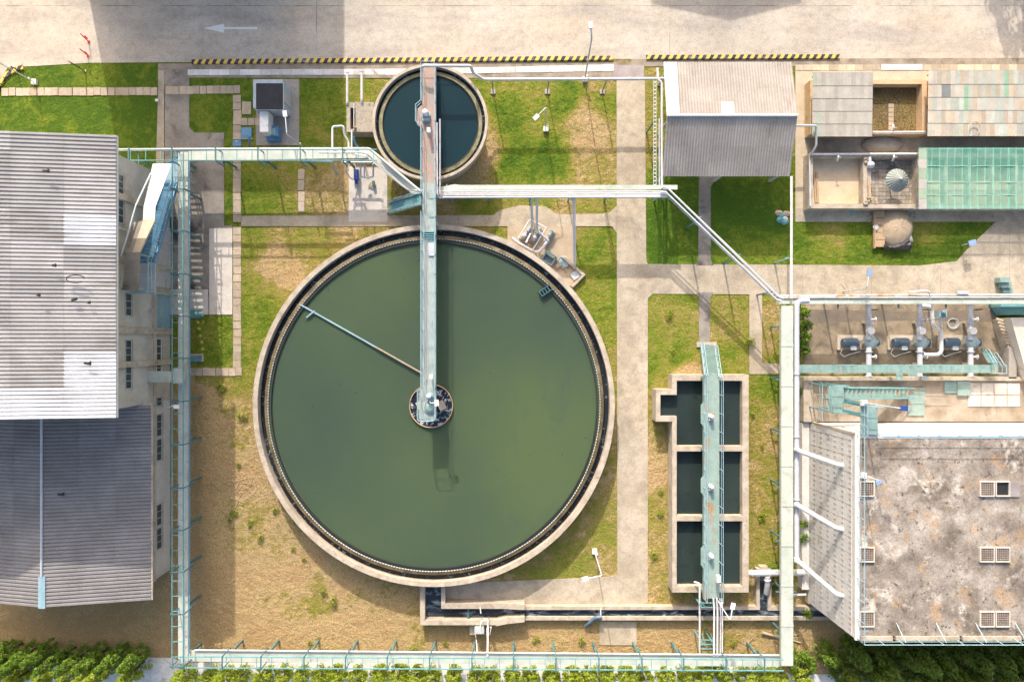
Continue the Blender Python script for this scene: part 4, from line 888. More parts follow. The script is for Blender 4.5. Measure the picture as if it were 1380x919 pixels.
for x, y, z in ((l0[0].x+.05, l0[0].y-.05, 4.54), (l0[0].x+.05, l0[1].y+.05, 4.54), (l0[1].x-.05, l0[0].y-.05, 4.54), (l0[1].x-.05, l0[1].y+.05, 4.54)): MB().wbox(x-.05, y-.05, ZF, x+.05, y+.05, z).build('leg', 'teal_steel', ws)
a = P(1162, 0, ZT).x; MB().wbox(a, P(0, 546, ZT).y-.1, ZF, a+.1, P(0, 546, ZT).y, ZT+.13).build('leg', 'teal_steel', ws); a = P(1180, 0, ZT).x; MB().wbox(a, P(0, 549, ZT).y-.1, ZF, a+.1, P(0, 549, ZT).y, ZT+.13).build('leg', 'teal_steel', ws)

# ================================================================== PIPE RACKS, DUCTS AND PIPES
def rack(label, a, b_, side, zt=4.0, zd=2.8, posts=(), rung=1.19, wd=.86, post_m='teal_steel', arms=True):
    """ladder frame at zt from a to b_ (photo points of its centre line at zt); posts at fractions"""
    A, B_ = P(*a, zt), P(*b_, zt); L = (B_-A).length; u = (B_-A)/L; n = Vector((-u.y, u.x, 0))*side
    t = thing('pipe_rack', label, 'pipe rack', (((A+B_)/2).x, ((A+B_)/2).y, 0))
    for s_ in (-1, 1): MB().beam(A+n*wd/2*s_, B_+n*wd/2*s_, .06, .10).build('rail', post_m, t)
    k = 0.2
    while k < L: MB().beam(A+u*k-n*(wd/2-.03), A+u*k+n*(wd/2-.03), .045, .05).build('rung', post_m, t); k += rung
    for f in posts:
        c = A+(B_-A)*f; m_ = MB().wbox(c.x-.07, c.y-.07, 0, c.x+.07, c.y+.07, zd-.28)
        m_.beam(Vector((c.x, c.y, zd-.22))-n*.55, Vector((c.x, c.y, zd-.22))+n*.55, .10, .12)
        if arms:
            for s_ in (-1, 1): m_.beam(Vector((c.x, c.y, zd-.2))+n*.5*s_, Vector((c.x, c.y, zt+.05))+n*.5*s_, .07, .07)
            m_.beam(c-n*.55+Vector((0, 0, .08)), c+n*.55+Vector((0, 0, .08)), .09, .08)
        m_.build('post', 'dark_teal', t)
    return t
def duct(label, pts, z, h_, m='duct', name='cable_duct', seams=3.5):
    """flat-topped duct: px polygon at z"""
    q = PL(pts, z); mb = MB().prism(q, z-h_, z); o = single(name, mb, m, label, 'duct', base=(q[0].x, q[0].y, z-h_)); return o
def joint_rings(o, a, b_, n, wd, z, m='grey_paint', ax='y'):
    for k in range(1, n):
        c = P(a[0]+(b_[0]-a[0])*k/n, a[1]+(b_[1]-a[1])*k/n, z)
        mb = MB().wbox(c.x-wd/2, c.y-.04, z+.001, c.x+wd/2, c.y+.04, z+.02) if ax == 'y' else MB().wbox(c.x-.04, c.y-wd/2, z+.001, c.x+.04, c.y+wd/2, z+.02)
        mb.build('joint_strip', m, o)
def pipe(label, pts, r, m='pipe_white', name='pipe', flanges=(), n=10, rad=None, group=None):
    q = [P(*p) for p in pts]; mb = MB().bend(q, r, n, rad); o = single(name, mb, m, label, 'pipe', group, True)
    for k, f in flanges:
        c = q[k]+(q[k+1]-q[k])*f; d_ = (q[k+1]-q[k]).normalized()*.03; MB().tube([c-d_, c+d_], r*1.28, n).build('flange', m, o)
    return o
yp = [311, 369, 426, 483, 541, 599, 657, 714, 770, 827]
rack('green steel pipe rack running the full length of the hall and annex side', (239.5, 206), (239.5, 901), 1, posts=[(y-206)/695 for y in yp]+[.995, .07])
rack('green steel pipe rack crossing north of the tall hall towards the smaller round tank', (152, 209), (508, 209), 1, posts=[(x-152)/356 for x in (174, 232, 291, 348, 405, 462)])
rack('green steel pipe rack along the southern tree row', (240, 892), (1056, 896), 1, posts=[(x-240)/816 for x in (300, 352, 410, 466, 522, 579, 636, 692, 749, 807, 865, 921, 978, 1030)])
o = duct('pale mint cable duct running beside the tall hall and annex', [(240, 205), (253.5, 205), (253.5, 893), (240, 893)], 2.8, .28); joint_rings(o, (246.7, 205), (246.7, 893), 14, .8, 2.8, 'duct')
o = duct('pale mint cable duct crossing north of the tall hall', [(254.2, 204), (497, 199), (544, 240), (566, 260), (566, 268), (540, 250), (495, 213), (254.2, 217)], 2.81, .26); joint_rings(o, (254, 210.5), (480, 206), 6, .7, 2.81, 'duct', 'x')
o = duct('pale mint cable duct along the southern tree row', [(254.2, 877), (1052, 884), (1052, 898), (254.2, 891)], 2.79, .26); joint_rings(o, (254, 884), (1052, 891), 16, .8, 2.79, 'duct', 'x')
pipe('thin white pipe beside the duct along the southern tree row', [(262, 875.5, 2.9), (1050, 882.5, 2.9)], .06)
pipe('thin blue pipe beside the duct along the tall hall', [(255.5, 216, 2.9), (255.5, 880, 2.9)], .05, 'blue_paint')
pipe('white pipe on the rack crossing north of the tall hall', [(150, 202, 3.95), (498, 200.5, 3.95), (552, 246, 3.95), (568, 259, 3.95)], .10)
pipe('white pipe dipping along the angled duct end beside the small tank', [(430, 206, 3.6), (492, 206, 3.6), (546, 253, 3.6), (552, 257, 3.6), (570, 257, 3.6)], .07, 'pipe_pink')
# side duct of the hall
o = single('side_duct', MB().pprism([(192, 500.5), (246, 500.5), (246, 515), (192, 515)], 3.2, 3.55), 'duct', 'short mint duct joining the hall wall to the long duct', 'duct')
MB().pprism([(191.5, 500), (209, 500), (209, 515.5), (191.5, 515.5)], 3.551, 3.65).build('cap', 'duct', o); MB().pprism([(232, 497), (246, 495), (246, 518), (232, 516)], 3.551, 3.62).build('cap', 'duct', o)
t = thing('wall_lamp', 'white flood lamp on an arm over the duct beside the annex', 'lamp', P(232, 548, 2.9)); MB().bend([P(226, 549, 3.4), P(233, 547, 4.4), P(240, 547.5, 4.5)], .03, 6).build('arm', 'white_paint', t); lamp_head(MB(), P(238, 548, 4.5), 1.5, .7).build('lamp_head', 'white_paint', t)

# south-east rack with its big duct and round pipe
t = thing('duct_line', 'wide cream duct on posts running past the rectangular basin to the southern tree row', 'duct', P(1055, 650, 0))
q = PL([(1053, 412), (1069, 412), (1069, 897), (1053, 897)], 3.5)
m_ = MB().prism(q, 3.15, 3.5); m_.build('duct_body', 'duct', t)
for k in range(1, 9): y = 412+485*k/9; c = P(1061, y, 3.5); MB().wbox(c.x-.48, c.y-.05, 3.501, c.x+.48, c.y+.05, 3.53).build('joint_strip', 'duct', t)
for y in (440, 512, 585, 658, 731, 800, 860): c = P(1061, y, 3.5); MB().wbox(c.x-.06, c.y-.06, 0, c.x+.06, c.y+.06, 3.0).beam((c.x-.75, c.y, 3.06), (c.x+.9, c.y, 3.06), .09, .12).build('post', 'dark_teal', t)
pipe('thick pale grey pipe beside the wide cream duct', [(1090, 405.5, 3.3), (1074.5, 405.5, 3.3), (1073.5, 420, 3.3), (1073.5, 757, 3.3)], .21, 'pipe_grey', flanges=((2, .25), (2, .5), (2, .75), (2, .985)), n=14)
for k, (ya_, yb_) in enumerate(((604, 628), (678.5, 714), (754, 803))):
    pipe(('northernmost', 'middle', 'southernmost')[k]+' white pipe slanting up the slatted white wall', [(1071, ya_, 3.6), (1078, ya_+4, 3.8), (1128, yb_-2, 5.7), (1139, yb_-.5, 5.9)], .19, flanges=((0, .3), (2, .85)), n=12, group='white pipes on the slatted wall')
# crossing rack over the lawn
t = thing('pipe_rack', 'pale pipe rack crossing the lawn between the small tank and the open shed', 'pipe rack', P(745, 270, 0))
MB().pprism([(590, 253), (612, 248.5), (622, 249.5), (913, 249.5), (913, 255.5), (622, 256.5), (590, 258)], 3.36, 3.42).build('tray', 'duct', t)
for x in (602, 657, 715, 770, 822, 893):
    c = P(x, 259, 3.3); MB().wbox(c.x-.06, c.y-.06, 0, c.x+.06, c.y+.06, 3.2).beam((c.x, c.y-.62, 3.24), (c.x, c.y+.62, 3.24), .09, .1).build('post', 'teal_steel', t)
for k, (y, r_, m, lb) in enumerate(((258.5, .075, 'pipe_white', 'white'), (261.2, .06, 'pipe_pink', 'rust spotted'), (263.4, .045, 'pipe_white', 'thin white'), (266.3, .085, 'pipe_grey', 'grey'))):
    pipe(lb+' pipe on the pale rack crossing the lawn', [(588, y, 3.4), (899, y-.3*k, 3.4)], r_, m, flanges=((0, .3), (0, .7)))
# diagonal pair to the south-east
t = thing('pipe_rack', 'diagonal steel support for the two slanting white pipes over the east path', 'pipe rack', P(975, 330, 0))
A, B_ = P(897, 256, 3.5), P(1052, 404, 3.5)
for s_ in (-1, 1): n_ = Vector(((B_-A).y, -(B_-A).x, 0)).normalized()*.26*s_; MB().beam(A+n_-Vector((0, 0, .1)), B_+n_-Vector((0, 0, .1)), .05, .08).build('rail', 'grey_paint', t)
for f in (.28, .62, .93):
    c = A+(B_-A)*f; MB().wbox(c.x-.06, c.y-.06, 0, c.x+.06, c.y+.06, 3.35).build('post', 'dark_teal', t); MB().beam(c-Vector((.42, -.1, .06)), c+Vector((.3, .3, -.06)), .06, .06).build('arm', 'light_blue', t)
pipe('white pipe slanting across the east path, northern of the pair', [(893, 252, 3.6), (900, 254, 3.6), (1050, 400.5, 3.6), (1056, 402, 3.6)], .078)
pipe('grey pipe slanting across the east path, southern of the pair', [(890, 259, 3.6), (897, 259, 3.6), (1047, 404.5, 3.6), (1054, 406, 3.6)], .078, 'pipe_grey')
# north line along the tank and lawn
o = pipe('long white pipe on stub posts from the small tank to the open shed', [(568, 92, 4.7), (571, 89, 4.9), (634, 89, 4.9), (638, 99, 3.4), (644, 102.5, 3.2), (651, 107.5, 2.8), (897, 106.5, 2.8)], .12, flanges=((5, .2), (5, .5), (5, .8)), n=12)
for k, x in enumerate((664.5, 737.5, 811.5)): single('pipe_support', MB().wbox(P(x, 0).x-.05, P(0, 124).y-.05, 0, P(x, 0).x+.05, P(0, 124).y+.05, 2.68).wbox(P(x, 0).x-.2, P(0, 124).y-.2, -.05, P(x, 0).x+.2, P(0, 124).y+.2, .1), 'plate_steel', ('stub post under the long white pipe nearest the small tank', 'middle stub post under the long white pipe across the lawn', 'stub post under the long white pipe nearest the concrete path')[k], 'post', 'stub posts under the long white pipe')
t = thing('cable_ladder', 'ladder-like cable tray beside the open shed west edge', 'cable tray', P(882, 180, 0))
for s_ in (-1, 1): MB().beam(P(882.5, 108, 3.4)+Vector((.1*s_, 0, 0)), P(882.5, 250, 3.4)+Vector((.1*s_, 0, 0)), .04, .06).build('rail', 'grey_paint', t)
y = P(0, 249, 3.4).y
while y < P(0, 109, 3.4).y: MB().wbox(P(882.5, 0, 3.4).x-.08, y-.03, 3.39, P(882.5, 0, 3.4).x+.08, y+.03, 3.42).build('rung', 'white_paint', t); y += .3
c = P(882.5, 180, 0); MB().wbox(P(882.5, 0, 3.4).x-.05, c.y, 0, P(882.5, 0, 3.4).x+.05, c.y+.1, 3.35).build('post', 'dark_teal', t)
pipe('white pipe running south along the open shed west edge', [(886, 92, 3.4), (887, 108, 3.4), (892, 112, 3.4), (892, 254, 3.4)], .10); pipe('thin grey pipe between the cable tray and the open shed', [(888.5, 160, 3.3), (888.5, 254, 3.3)], .05, 'pipe_grey')
pipe('thin pinkish pipe running south from the open shed to the east duct', [(1066.5, 238, 3.5), (1066.5, 402, 3.5)], .10, 'pipe_pink', flanges=((0, .3), (0, .65)))
single('pipe_support', MB().beam(P(1058, 348, 3.4), P(1067, 346.5, 3.4), .06, .06).wbox(P(1066.5, 0, 3.5).x-.05, P(0, 347, 3.5).y-.05, 0, P(1066.5, 0, 3.5).x+.05, P(0, 347, 3.5).y+.05, 3.38), 'light_blue', 'pale blue bracket post under the thin pinkish pipe', 'post')
# eastern run
t = thing('duct_line', 'cream duct on posts running east above the pump yard', 'duct', P(1200, 408, 0))
MB().pprism([(1050, 402.8), (1420, 402.8), (1420, 409.6), (1050, 409.6)], 2.6, 2.92).build('duct_body', 'duct', t)
for k in range(1, 12): c = P(1050+31*k, 406, 2.92); MB().wbox(c.x-.04, c.y-.2, 2.921, c.x+.04, c.y+.2, 2.95).build('joint_strip', 'duct', t)
for x in (1085, 1137, 1220, 1285, 1345): c = P(x, 406, 3.5); MB().wbox(c.x-.06, c.y-.06, 0, c.x+.06, c.y+.06, 2.5).beam((c.x, c.y-.5, 2.55), (c.x, c.y+.5, 2.55), .09, .1).build('post', 'dark_teal', t)
pipe('rust spotted white pipe beside the cream duct above the pump yard', [(1045, 399, 2.8), (1420, 397.5, 2.8)], .10, 'pipe_rust', flanges=((0, .4), (0, .7))); pipe('thin white pipe on the north side of the duct above the pump yard', [(1052, 401.3, 3.0), (1420, 400.5, 3.0)], .05)
pipe('white hose pipe hooking over the pump yard duct', [(1225, 394, 3.0), (1248, 391.5, 3.2), (1252, 393, 3.2), (1256, 412, 2.6), (1256.5, 418, 2.0)], .07)
single('junction_box', MB().pprism(R4(1290, 392, 1306, 397), 2.75, 3.0).pprism(R4(1291, 392.6, 1305, 396.4), 3.001, 3.03), 'grey_paint', 'small grey junction box beside the duct above the pump yard', 'box')
# two N-S pipes west of the small tank, dropping into the valve chamber
pipe('pale pipe rising beside the valve chamber, western of the pair', [(468, 97, 1.6), (468, 141, 1.6), (468.5, 143, .4)], .10, flanges=((0, .02),)); pipe('pale pipe entering the valve chamber, eastern of the pair', [(487.5, 96, 1.6), (487.5, 136, 1.6), (487.5, 142, 1.4)], .11, flanges=((0, .02),))
pipe('bent white pipe hooking from the duct beside the valve chamber', [(448, 199, 3.2), (448, 171, 3.2), (463, 170, 3.2), (464, 182, 3.0), (470, 192, 2.8), (470, 200, 2.8)], .09, n=10)
pipe('pinkish thin pipe crossing the duct near the valve chamber', [(474, 176, 3.5), (474, 207, 3.4), (487, 210, 3.3), (494, 211, 3.3), (497, 215, 3.0)], .06, 'pipe_pink'); pipe('blue pipe stub behind the valve chamber', [(476, 184, 2.5), (479, 195, 2.2), (483, 200, 2.0)], .10, 'blue_paint')
pipe('pale blue drop pipe below the duct west of the white pad', [(408, 217, 3.0), (447, 218, 3.0), (449, 222, 2.6), (450, 226, 1.4), (453.5, 231, .9), (453.5, 236, .2)], .07, 'light_blue')
# valve chamber
vc = thing('valve_chamber', 'squat mottled concrete chamber with a black slot, touching the small tank', 'chamber', P(487, 158, 0))
m_ = MB(); m_.pbox(467, 138, 472, 178, 0, 1.5); m_.pbox(479, 138, 504, 178, 0, 1.5); m_.pbox(472, 138, 479, 145.5, 0, 1.5); m_.pbox(472, 174, 479, 178, 0, 1.5); m_.build('wall', 'dark_stone', vc)
MB().pbox(472.01, 145.51, 478.99, 173.99, .2, .4).build('pit_floor', 'black', vc); MB().beam(P(477, 140, 1.56), P(477, 176, 1.56), .05, .05).build('rail', 'white_paint', vc)
MB().tube([P(478, 172, 1.5), P(478, 172, 2.1)], .1, 10).tube([P(476, 172, 2.1), P(480, 172, 2.1)], .05, 8).build('valve_wheel', 'wood', vc)
# pump skid on the white pad
ps = thing('dosing_pump', 'royal blue pump with pale pipework on the white pad beside the small tank', 'pump', P(480, 238, 0))
MB().tube([P(480, 229, .5), P(480, 243, .5)], .2, 14).build('motor', 'royal_blue', ps, True); MB().tube([P(480, 243.5, .5), P(480, 248, .5)], .13, 14).build('pump_body', 'royal_blue', ps, True); MB().pbox(477, 228, 483, 249, .05, .22).build('base_plate', 'grey_paint', ps)
MB().bend([P(461, 219, 1.6), P(501, 219, 1.6)], .07, 8).bend([P(466, 219, 1.6), P(466, 232, 1.4), P(473, 241, .8), P(478, 242, .5)], .05, 8).bend([P(486, 219, 1.6), P(486, 239, 1.0), P(503, 239, 1.0), P(503, 221, 1.6)], .07, 8).bend([P(491, 219, 1.6), P(491, 239, 1.0)], .05, 8).build('pipework', 'pipe_grey', ps, True)
MB().bend([P(496, 252, .15), P(500, 246, .2), P(506, 249, .2), P(504, 253, .15), P(499, 252, .15)], .05, 6).build('hose', 'sand', ps, True)
MB().tube([P(503, 244, .3), P(504, 251, .3)], .13, 10).build('valve', 'dark_teal', ps, True)

# ================================================================== PUMP YARD
px('path', [(1086, 417), (1150, 418), (1250, 420), (1345, 417), (1345, 434), (1240, 432), (1150, 433), (1086, 437)], .042, 'dark_floor')  # strip of darker floor colour across the pump yard
def yard_pump(xc, lb):
    t = thing('pump_set', lb, 'pump', P(xc, 463, 0), 'pump sets in the pump yard'); c = P(xc+4, 462, .9); z = .62
    mx0, mx1 = P(xc-34, 0, z+.3).x, P(xc-14, 0, z+.3).x; y = P(0, 461.5, z+.3).y
    MB().wbox(mx0-.2, y-.62, 0, c.x+.5, y+.62, .22).build('base_plate', 'concrete', t)
    mo = MB().tube([(mx0, y, z), (mx0+.2, y, z), (mx1, y, z)], [.30, .37, .37], 18).build('motor', 'pump_blue', t, True)
    m_ = MB()
    for k in range(9): a_ = R(20*k+10); m_.beam((mx0+.15, y+.37*math.cos(a_), z+.37*math.sin(a_)), (mx1-.1, y+.37*math.cos(a_), z+.37*math.sin(a_)), .03, .05)
    m_.build('cooling_fins', 'pump_blue', mo)
    MB().wbox(mx1-.62, y-.62, z-.1, mx1-.15, y-.3, z+.28).build('terminal_box', 'grey_paint', mo)
    MB().tube([(mx1, y, z), (c.x-.45, y, z)], .09, 10).build('shaft', 'steel', t, True); m_ = MB().wbox(mx1+.12, y-.17, z-.3, mx1+.38, y+.17, z+.2); m_.build('coupling_guard', 'wood', t)
    pb = MB().dome((c.x, y, z-.05), .56, .60, .55, 20, 5).cyl((c.x, y), .56, .2, z-.05, 20); pb.tube([(c.x+.35, y, z), (c.x+.78, y, z)], .22, 14); pb.build('pump_casing', 'pump_green', t, True)
    MB().tube([(c.x+.6, y, z), (c.x+.66, y, z)], .32, 16).build('flange', 'pump_blue', t, True)
    MB().bend([(mx0+.1, y-.5, .5), (mx0, y-.9, .3), (mx0+.35, y-1.2, .25), (mx0+.8, y-1.0, .25), (mx1+.5, y-.75, .25)], .035, 6).build('cable', 'white_paint', t, True)
    return t
def header(xc, lb):
    t = thing('riser_pipe', lb, 'pipe', P(xc, 440, 0), 'header pipes in the pump yard'); r_ = .21; x = P(xc, 0, 1.0).x
    ya_, yb_ = P(0, 404, 3.2).y, P(0, 508, .8).y; z = .95
    MB().bend([(P(xc, 0, 2.5).x, P(0, 407, 2.5).y, 2.5), (P(xc, 0, 2.5).x, P(0, 411, 2.5).y, 2.4), (x, P(0, 425, 1.2).y, z), (x, P(0, 440, 1).y, z)], r_, 14, .5).tube([(x, P(0, 440, 1).y, z), (x, P(0, 458, 1).y, z)], r_, 14).tube([(x, P(0, 468, 1).y, z), (x, yb_, z)], r_, 14).build('pipe_body', 'pipe_pale', t, True)
    for y in (418, 436, 474, 507): p = P(xc, y, 1.0); d_ = Vector((0, .035, 0)); zz = z if y > 424 else 1.9; MB().tube([Vector((x, p.y, zz))-d_, Vector((x, p.y, zz))+d_], .31, 16).build('flange', 'pipe_pale' if y != 418 else 'black', t, True)
    p = P(xc+2.2, 446, 1.2); MB().tube([(p.x, p.y, .95), (p.x, p.y, 1.35)], .29, 20).build('check_valve', 'white_paint', t, True)
    for y in (430.5, 481):
        p = P(xc, y, 1.1); m_ = MB().tube([(x, p.y, z), (x+.5, p.y, z)], .08, 10); m_.tube([(x+.5, p.y, z), (x+.58, p.y, z)], .2, 14); m_.build('valve', 'pipe_white', t, True)
    for y in (434, 490): p = P(xc, y, .5); MB().wbox(x-.12, p.y-.1, 0, x+.12, p.y+.1, z-.19).build('leg', 'concrete', t)
    return t
for xc, nm in ((1171.2, 'westernmost'), (1240, 'middle'), (1308.5, 'easternmost')):
    yard_pump(xc, nm+' dark blue motor and green pump set in the dirty pump yard'); header(xc, nm+' grey header pipe dropping from the cream duct into the pump yard')
o = pipe('white bypass pipe looping beside the middle header of the pump yard', [(1242, 412.5, 1.5), (1254, 413, 1.5), (1256, 420, 1.4), (1257, 438, 1.3), (1264, 443, 1.2), (1268.5, 446, 1.1), (1268.5, 474, 1.1), (1264, 478, 1.05), (1244, 478, 1.0)], .16, flanges=((2, .5), (5, .08), (7, .9)), n=12)
va = thing('motor_valve', 'dark green motor valve on the bypass pipe loop', 'valve', P(1267, 425, 0)); c = P(1267, 424, 1.4); MB().wbox(c.x-.28, c.y-.3, 1.2, c.x+.35, c.y+.38, 1.75).build('actuator', 'pump_green', va); MB().tube([(c.x+.08, c.y-.2, 1.3), P(1268.5, 441, 1.2)], .11, 10).build('stem', 'pipe_white', va, True)
MB().tube([(c.x+.03, c.y-.02, 1.75), (c.x+.03, c.y-.02, 1.85)], .18, 14).build('cap', 'dark_teal', va, True)
m_ = MB()
for k in range(3): p = P(1284, 436, .1); m_.tube([(p.x+(.34+.07*k)*math.cos(a_*.5236), p.y+(.34+.05*k)*math.sin(a_*.5236), .08+.05*k) for a_ in range(13)], .025, 5)
single('hose_coil', m_, 'grey_paint', 'coil of grey hose on the ground behind the easternmost pump set', 'hose')
# walkway of the yard
yw = thing('yard_walkway', 'long pale green steel walkway along the south side of the pump yard', 'walkway', P(1205, 497, 0)); ZW = 2.0
MB().pprism(R4(1066, 491.5, 1345, 502.5), ZW-.06, ZW).build('deck', 'teal_paint', yw); m_ = MB()
for k in range(19): c = P(1066+15*k, 497, ZW); m_.wbox(c.x-.025, c.y-.33, ZW+.001, c.x+.025, c.y+.33, ZW+.02)
m_.build('deck_seams', 'teal_steel', yw)
for x in (1070, 1135, 1205, 1275, 1340):
    c = P(x, 497, ZW); MB().wbox(c.x-.05, c.y-.3, 0, c.x+.05, c.y-.2, ZW-.07).build('leg', 'teal_steel', yw); MB().wbox(c.x-.05, c.y+.2, 0, c.x+.05, c.y+.3, ZW-.07).build('leg', 'teal_steel', yw)
for x0, x1 in ((1122, 1147), (1176, 1212), (1212, 1281)): railing([P(x0, 491.5, ZW), P(x1, 491.5, ZW)], .95, .9, .028).build('handrail', 'teal_steel', yw)
railing([P(1334, 502.5, ZW), P(1344.5, 502.5, ZW), P(1344.5, 491.5, ZW)], 1.0, .6, .028).build('handrail', 'light_blue', yw)
sa, sb_ = P(1339, 491, ZW), P(1328, 473, .3); f = stringers(sa, sb_, .75, .2).build('stair', 'teal_paint', yw); stair_steps(sa, sb_, .7, 8, .05).build('tread', 'teal_steel', f); n_ = Vector((-(sb_-sa).y, (sb_-sa).x, 0)).normalized()*.38
railing([sa+n_, sb_+n_], .9, .8).build('handrail', 'light_blue', f); railing([sa-n_, sb_-n_], .9, .8).build('handrail', 'light_blue', f)
MB().pprism(R4(1208, 502.6, 1217, 512), ZW-.05, ZW-.002).pprism(R4(1224, 502.6, 1236, 507), ZW-.05, ZW-.002).build('step_plate', 'teal_paint', yw)
single('junction_box', MB().pprism(R4(1242, 507, 1251, 512), 1.25, 1.6), 'grey_paint', 'grey box on the low wall south of the pump yard walkway', 'box')
t = thing('step_platform', 'small green steel steps on the paving north of the pump yard duct', 'steps', P(1355, 383, 0))
for k in range(3): MB().pprism(R4(1348+2*k, 374+7*k, 1361+2*k, 380.5+7*k), .1, .75-.2*k).build('tread', 'teal_paint', t)
t = thing('step_platform', 'wide green steel steps at the east end of the pump yard', 'steps', P(1368, 418, 0))
for k in range(4): MB().pprism(R4(1349-.6*k, 410+3.6*k, 1395, 413.4+3.6*k), .1, 1.4-.25*k).build('tread', 'teal_steel', t)
et = thing('side_tank', 'pale concrete tank with a timber slat walk east of the pump yard', 'tank', P(1370, 465, 0))
MB().pprism([(1362, 428), (1440, 428), (1440, 512), (1386, 512)], 0, 1.9).build('wall', 'pale_slab', et)
for k in range(17):
    f = k/16; MB().cbox(P(1352+30*f, 432+74*f, 1.0), 1.15, .17, .08, R(-16)).build('slat', 'tan_slab', et)
MB().pprism([(1346, 430), (1362, 430), (1386, 511), (1360, 511), (1357, 470)], 0, .85).build('ledge', 'concrete', et)
railing([P(1362, 430, .9), P(1386, 508, .9)], .8, 1.0, .022).build('handrail', 'light_blue', et)
single('pump_slab', MB().pprism(R4(1359.5, 468, 1370, 510), 0, 1.2), 'kiosk_pad', 'short grey wall at the south-east corner of the pump yard', 'wall')

# ------------------------------------------------------------------ pump cluster on the pad beside the big tank
struct('path', MB().pprism([(684, 305), (776, 305), (776, 360), (789, 371), (773, 388), (745, 372), (714, 342), (684, 325)], -.1, .053), 'tan_pad')
single('pad_kerb', MB().beam(P(757.5, 345.5, .15), P(787, 371, .15), .22, .35).beam(P(787.5, 369.5, .15), P(770.5, 386.5, .15), .22, .34), 'rim_concrete', 'low concrete kerb enclosing the manhole pad beside the huge tank', 'kerb')
def small_pump(a, b_, lb):
    t = thing('small_pump', lb, 'pump', P(*a, 0), 'small pumps beside the huge tank'); A, B_ = P(*a, .45), P(*b_, .45); u = (B_-A).normalized()
    m_ = MB().tube([A, A+u*.5], .19, 14); m_.build('motor', 'pump_green', t, True); MB().tube([A+u*.5, A+u*.72], .08, 10).build('shaft', 'steel', t, True)
    MB().dome(A+u*.95-Vector((0, 0, .2)), .26, .26, .42, 16, 5).build('pump_casing', 'pipe_grey', t, True); MB().beam(A-u*.1-Vector((0, 0, .3)), A+u*1.3-Vector((0, 0, .3)), .5, .15).build('base_plate', 'concrete', t)
    return t
small_pump((744, 311), (737, 324), 'green motor pump nearest the path on the pad by the huge tank'); small_pump((728, 308), (720, 321), 'green motor pump in the middle of three on the pad by the huge tank'); small_pump((716, 306), (708, 316), 'green motor pump closest to the white header on the pad by the huge tank')
m_ = MB().bend([P(690, 321, .8), P(702, 330, .8), P(718, 338.5, .8), P(725, 340, .8), P(731, 335, .8), P(737, 326, .8)], .13, 10)
m_.tube([P(698, 322, 1.0), P(714, 296, 1.0)], .05, 8).tube([P(714, 296, 1.0), P(736, 307, 1.0)], .05, 8).tube([P(736, 307, 1.0), P(718, 337, 1.0)], .05, 8); m_.tube([P(709, 327, .8), P(715, 315, .6)], .08, 8)
o = single('suction_header', m_, 'pipe_pink', 'white pipe header curling round the three small pumps', 'pipe', smooth=True)
pipe('white pipe from the crossing rack down to the small pumps', [(716.5, 266, 3.3), (717, 312, 1.0), (717, 316, .6)], .085); pipe('bent white pipe from the crossing rack down to the small pumps', [(728, 266, 3.3), (723.5, 268, 3.3), (723.5, 310, 1.2), (736, 322, .9), (737, 327, .7)], .10)
pipe('white pipe from the crossing rack down to the manhole pad', [(772.5, 264, 3.3), (774, 358, .5), (774, 362, .2)], .075); pipe('thin pink pipe beside the one running down to the manhole pad', [(774.8, 264, 3.35), (776, 356, .6)], .04, 'pipe_pink')
t = thing('chemical_box', 'small grey-green open box beside the manhole on the pad', 'box', P(740, 348, 0)); m_ = MB(); c = P(740, 348, .5); a_ = R(-33)
for dx_, dy_, sx, sy in ((0, .4, 1.0, .08), (0, -.4, 1.0, .08), (.46, 0, .08, .72), (-.46, 0, .08, .72)): v_ = Vector((dx_*math.cos(a_)-dy_*math.sin(a_), dx_*math.sin(a_)+dy_*math.cos(a_), 0)); m_.cbox(c+v_-Vector((0, 0, .25)), sx, sy, .5, a_)
m_.cbox(c-Vector((0, 0, .45)), .9, .72, .06, a_); m_.build('case', 'pump_green', t); m_ = MB().cbox(c+Vector((.08, .32, .05)), .95, .3, .06, a_); m_.build('lid', 'teal_paint', t)
t = thing('manhole', 'round pale blue manhole cover on the pad beside the huge tank', 'manhole', P(759, 353, 0)); c = P(759, 353, .2); MB().cyl(c, .42, .0, .16, 28).build('cover', 'light_blue', t); MB().ring(c, [(.43, 0), (.52, 0), (.52, .2), (.43, .2)], 28).build('rim', 'rim_concrete', t)
t = thing('floor_hatch', 'grey steel floor hatch at the corner of the manhole pad', 'hatch', P(775, 370.5, 0)); c = P(775.5, 370.5, .12); MB().cbox((c.x, c.y, .1), .74, .62, .12, R(38)).build('cover', 'grey_paint', t); MB().cbox((c.x, c.y, .17), .2, .05, .04, R(38)).build('handle', 'steel', t)
for x, y, r_ in ((751, 359, .17), (755, 357, .13), (762, 364, .08)): single('bucket', MB().cyl(P(x, y), r_*.8, 0.05, .3, 16, r_), 'sand', {751: 'larger cream pot beside the round manhole', 755: 'smaller cream pot beside the round manhole', 762: 'tiny cream pot south of the round manhole'}[x], 'pot')

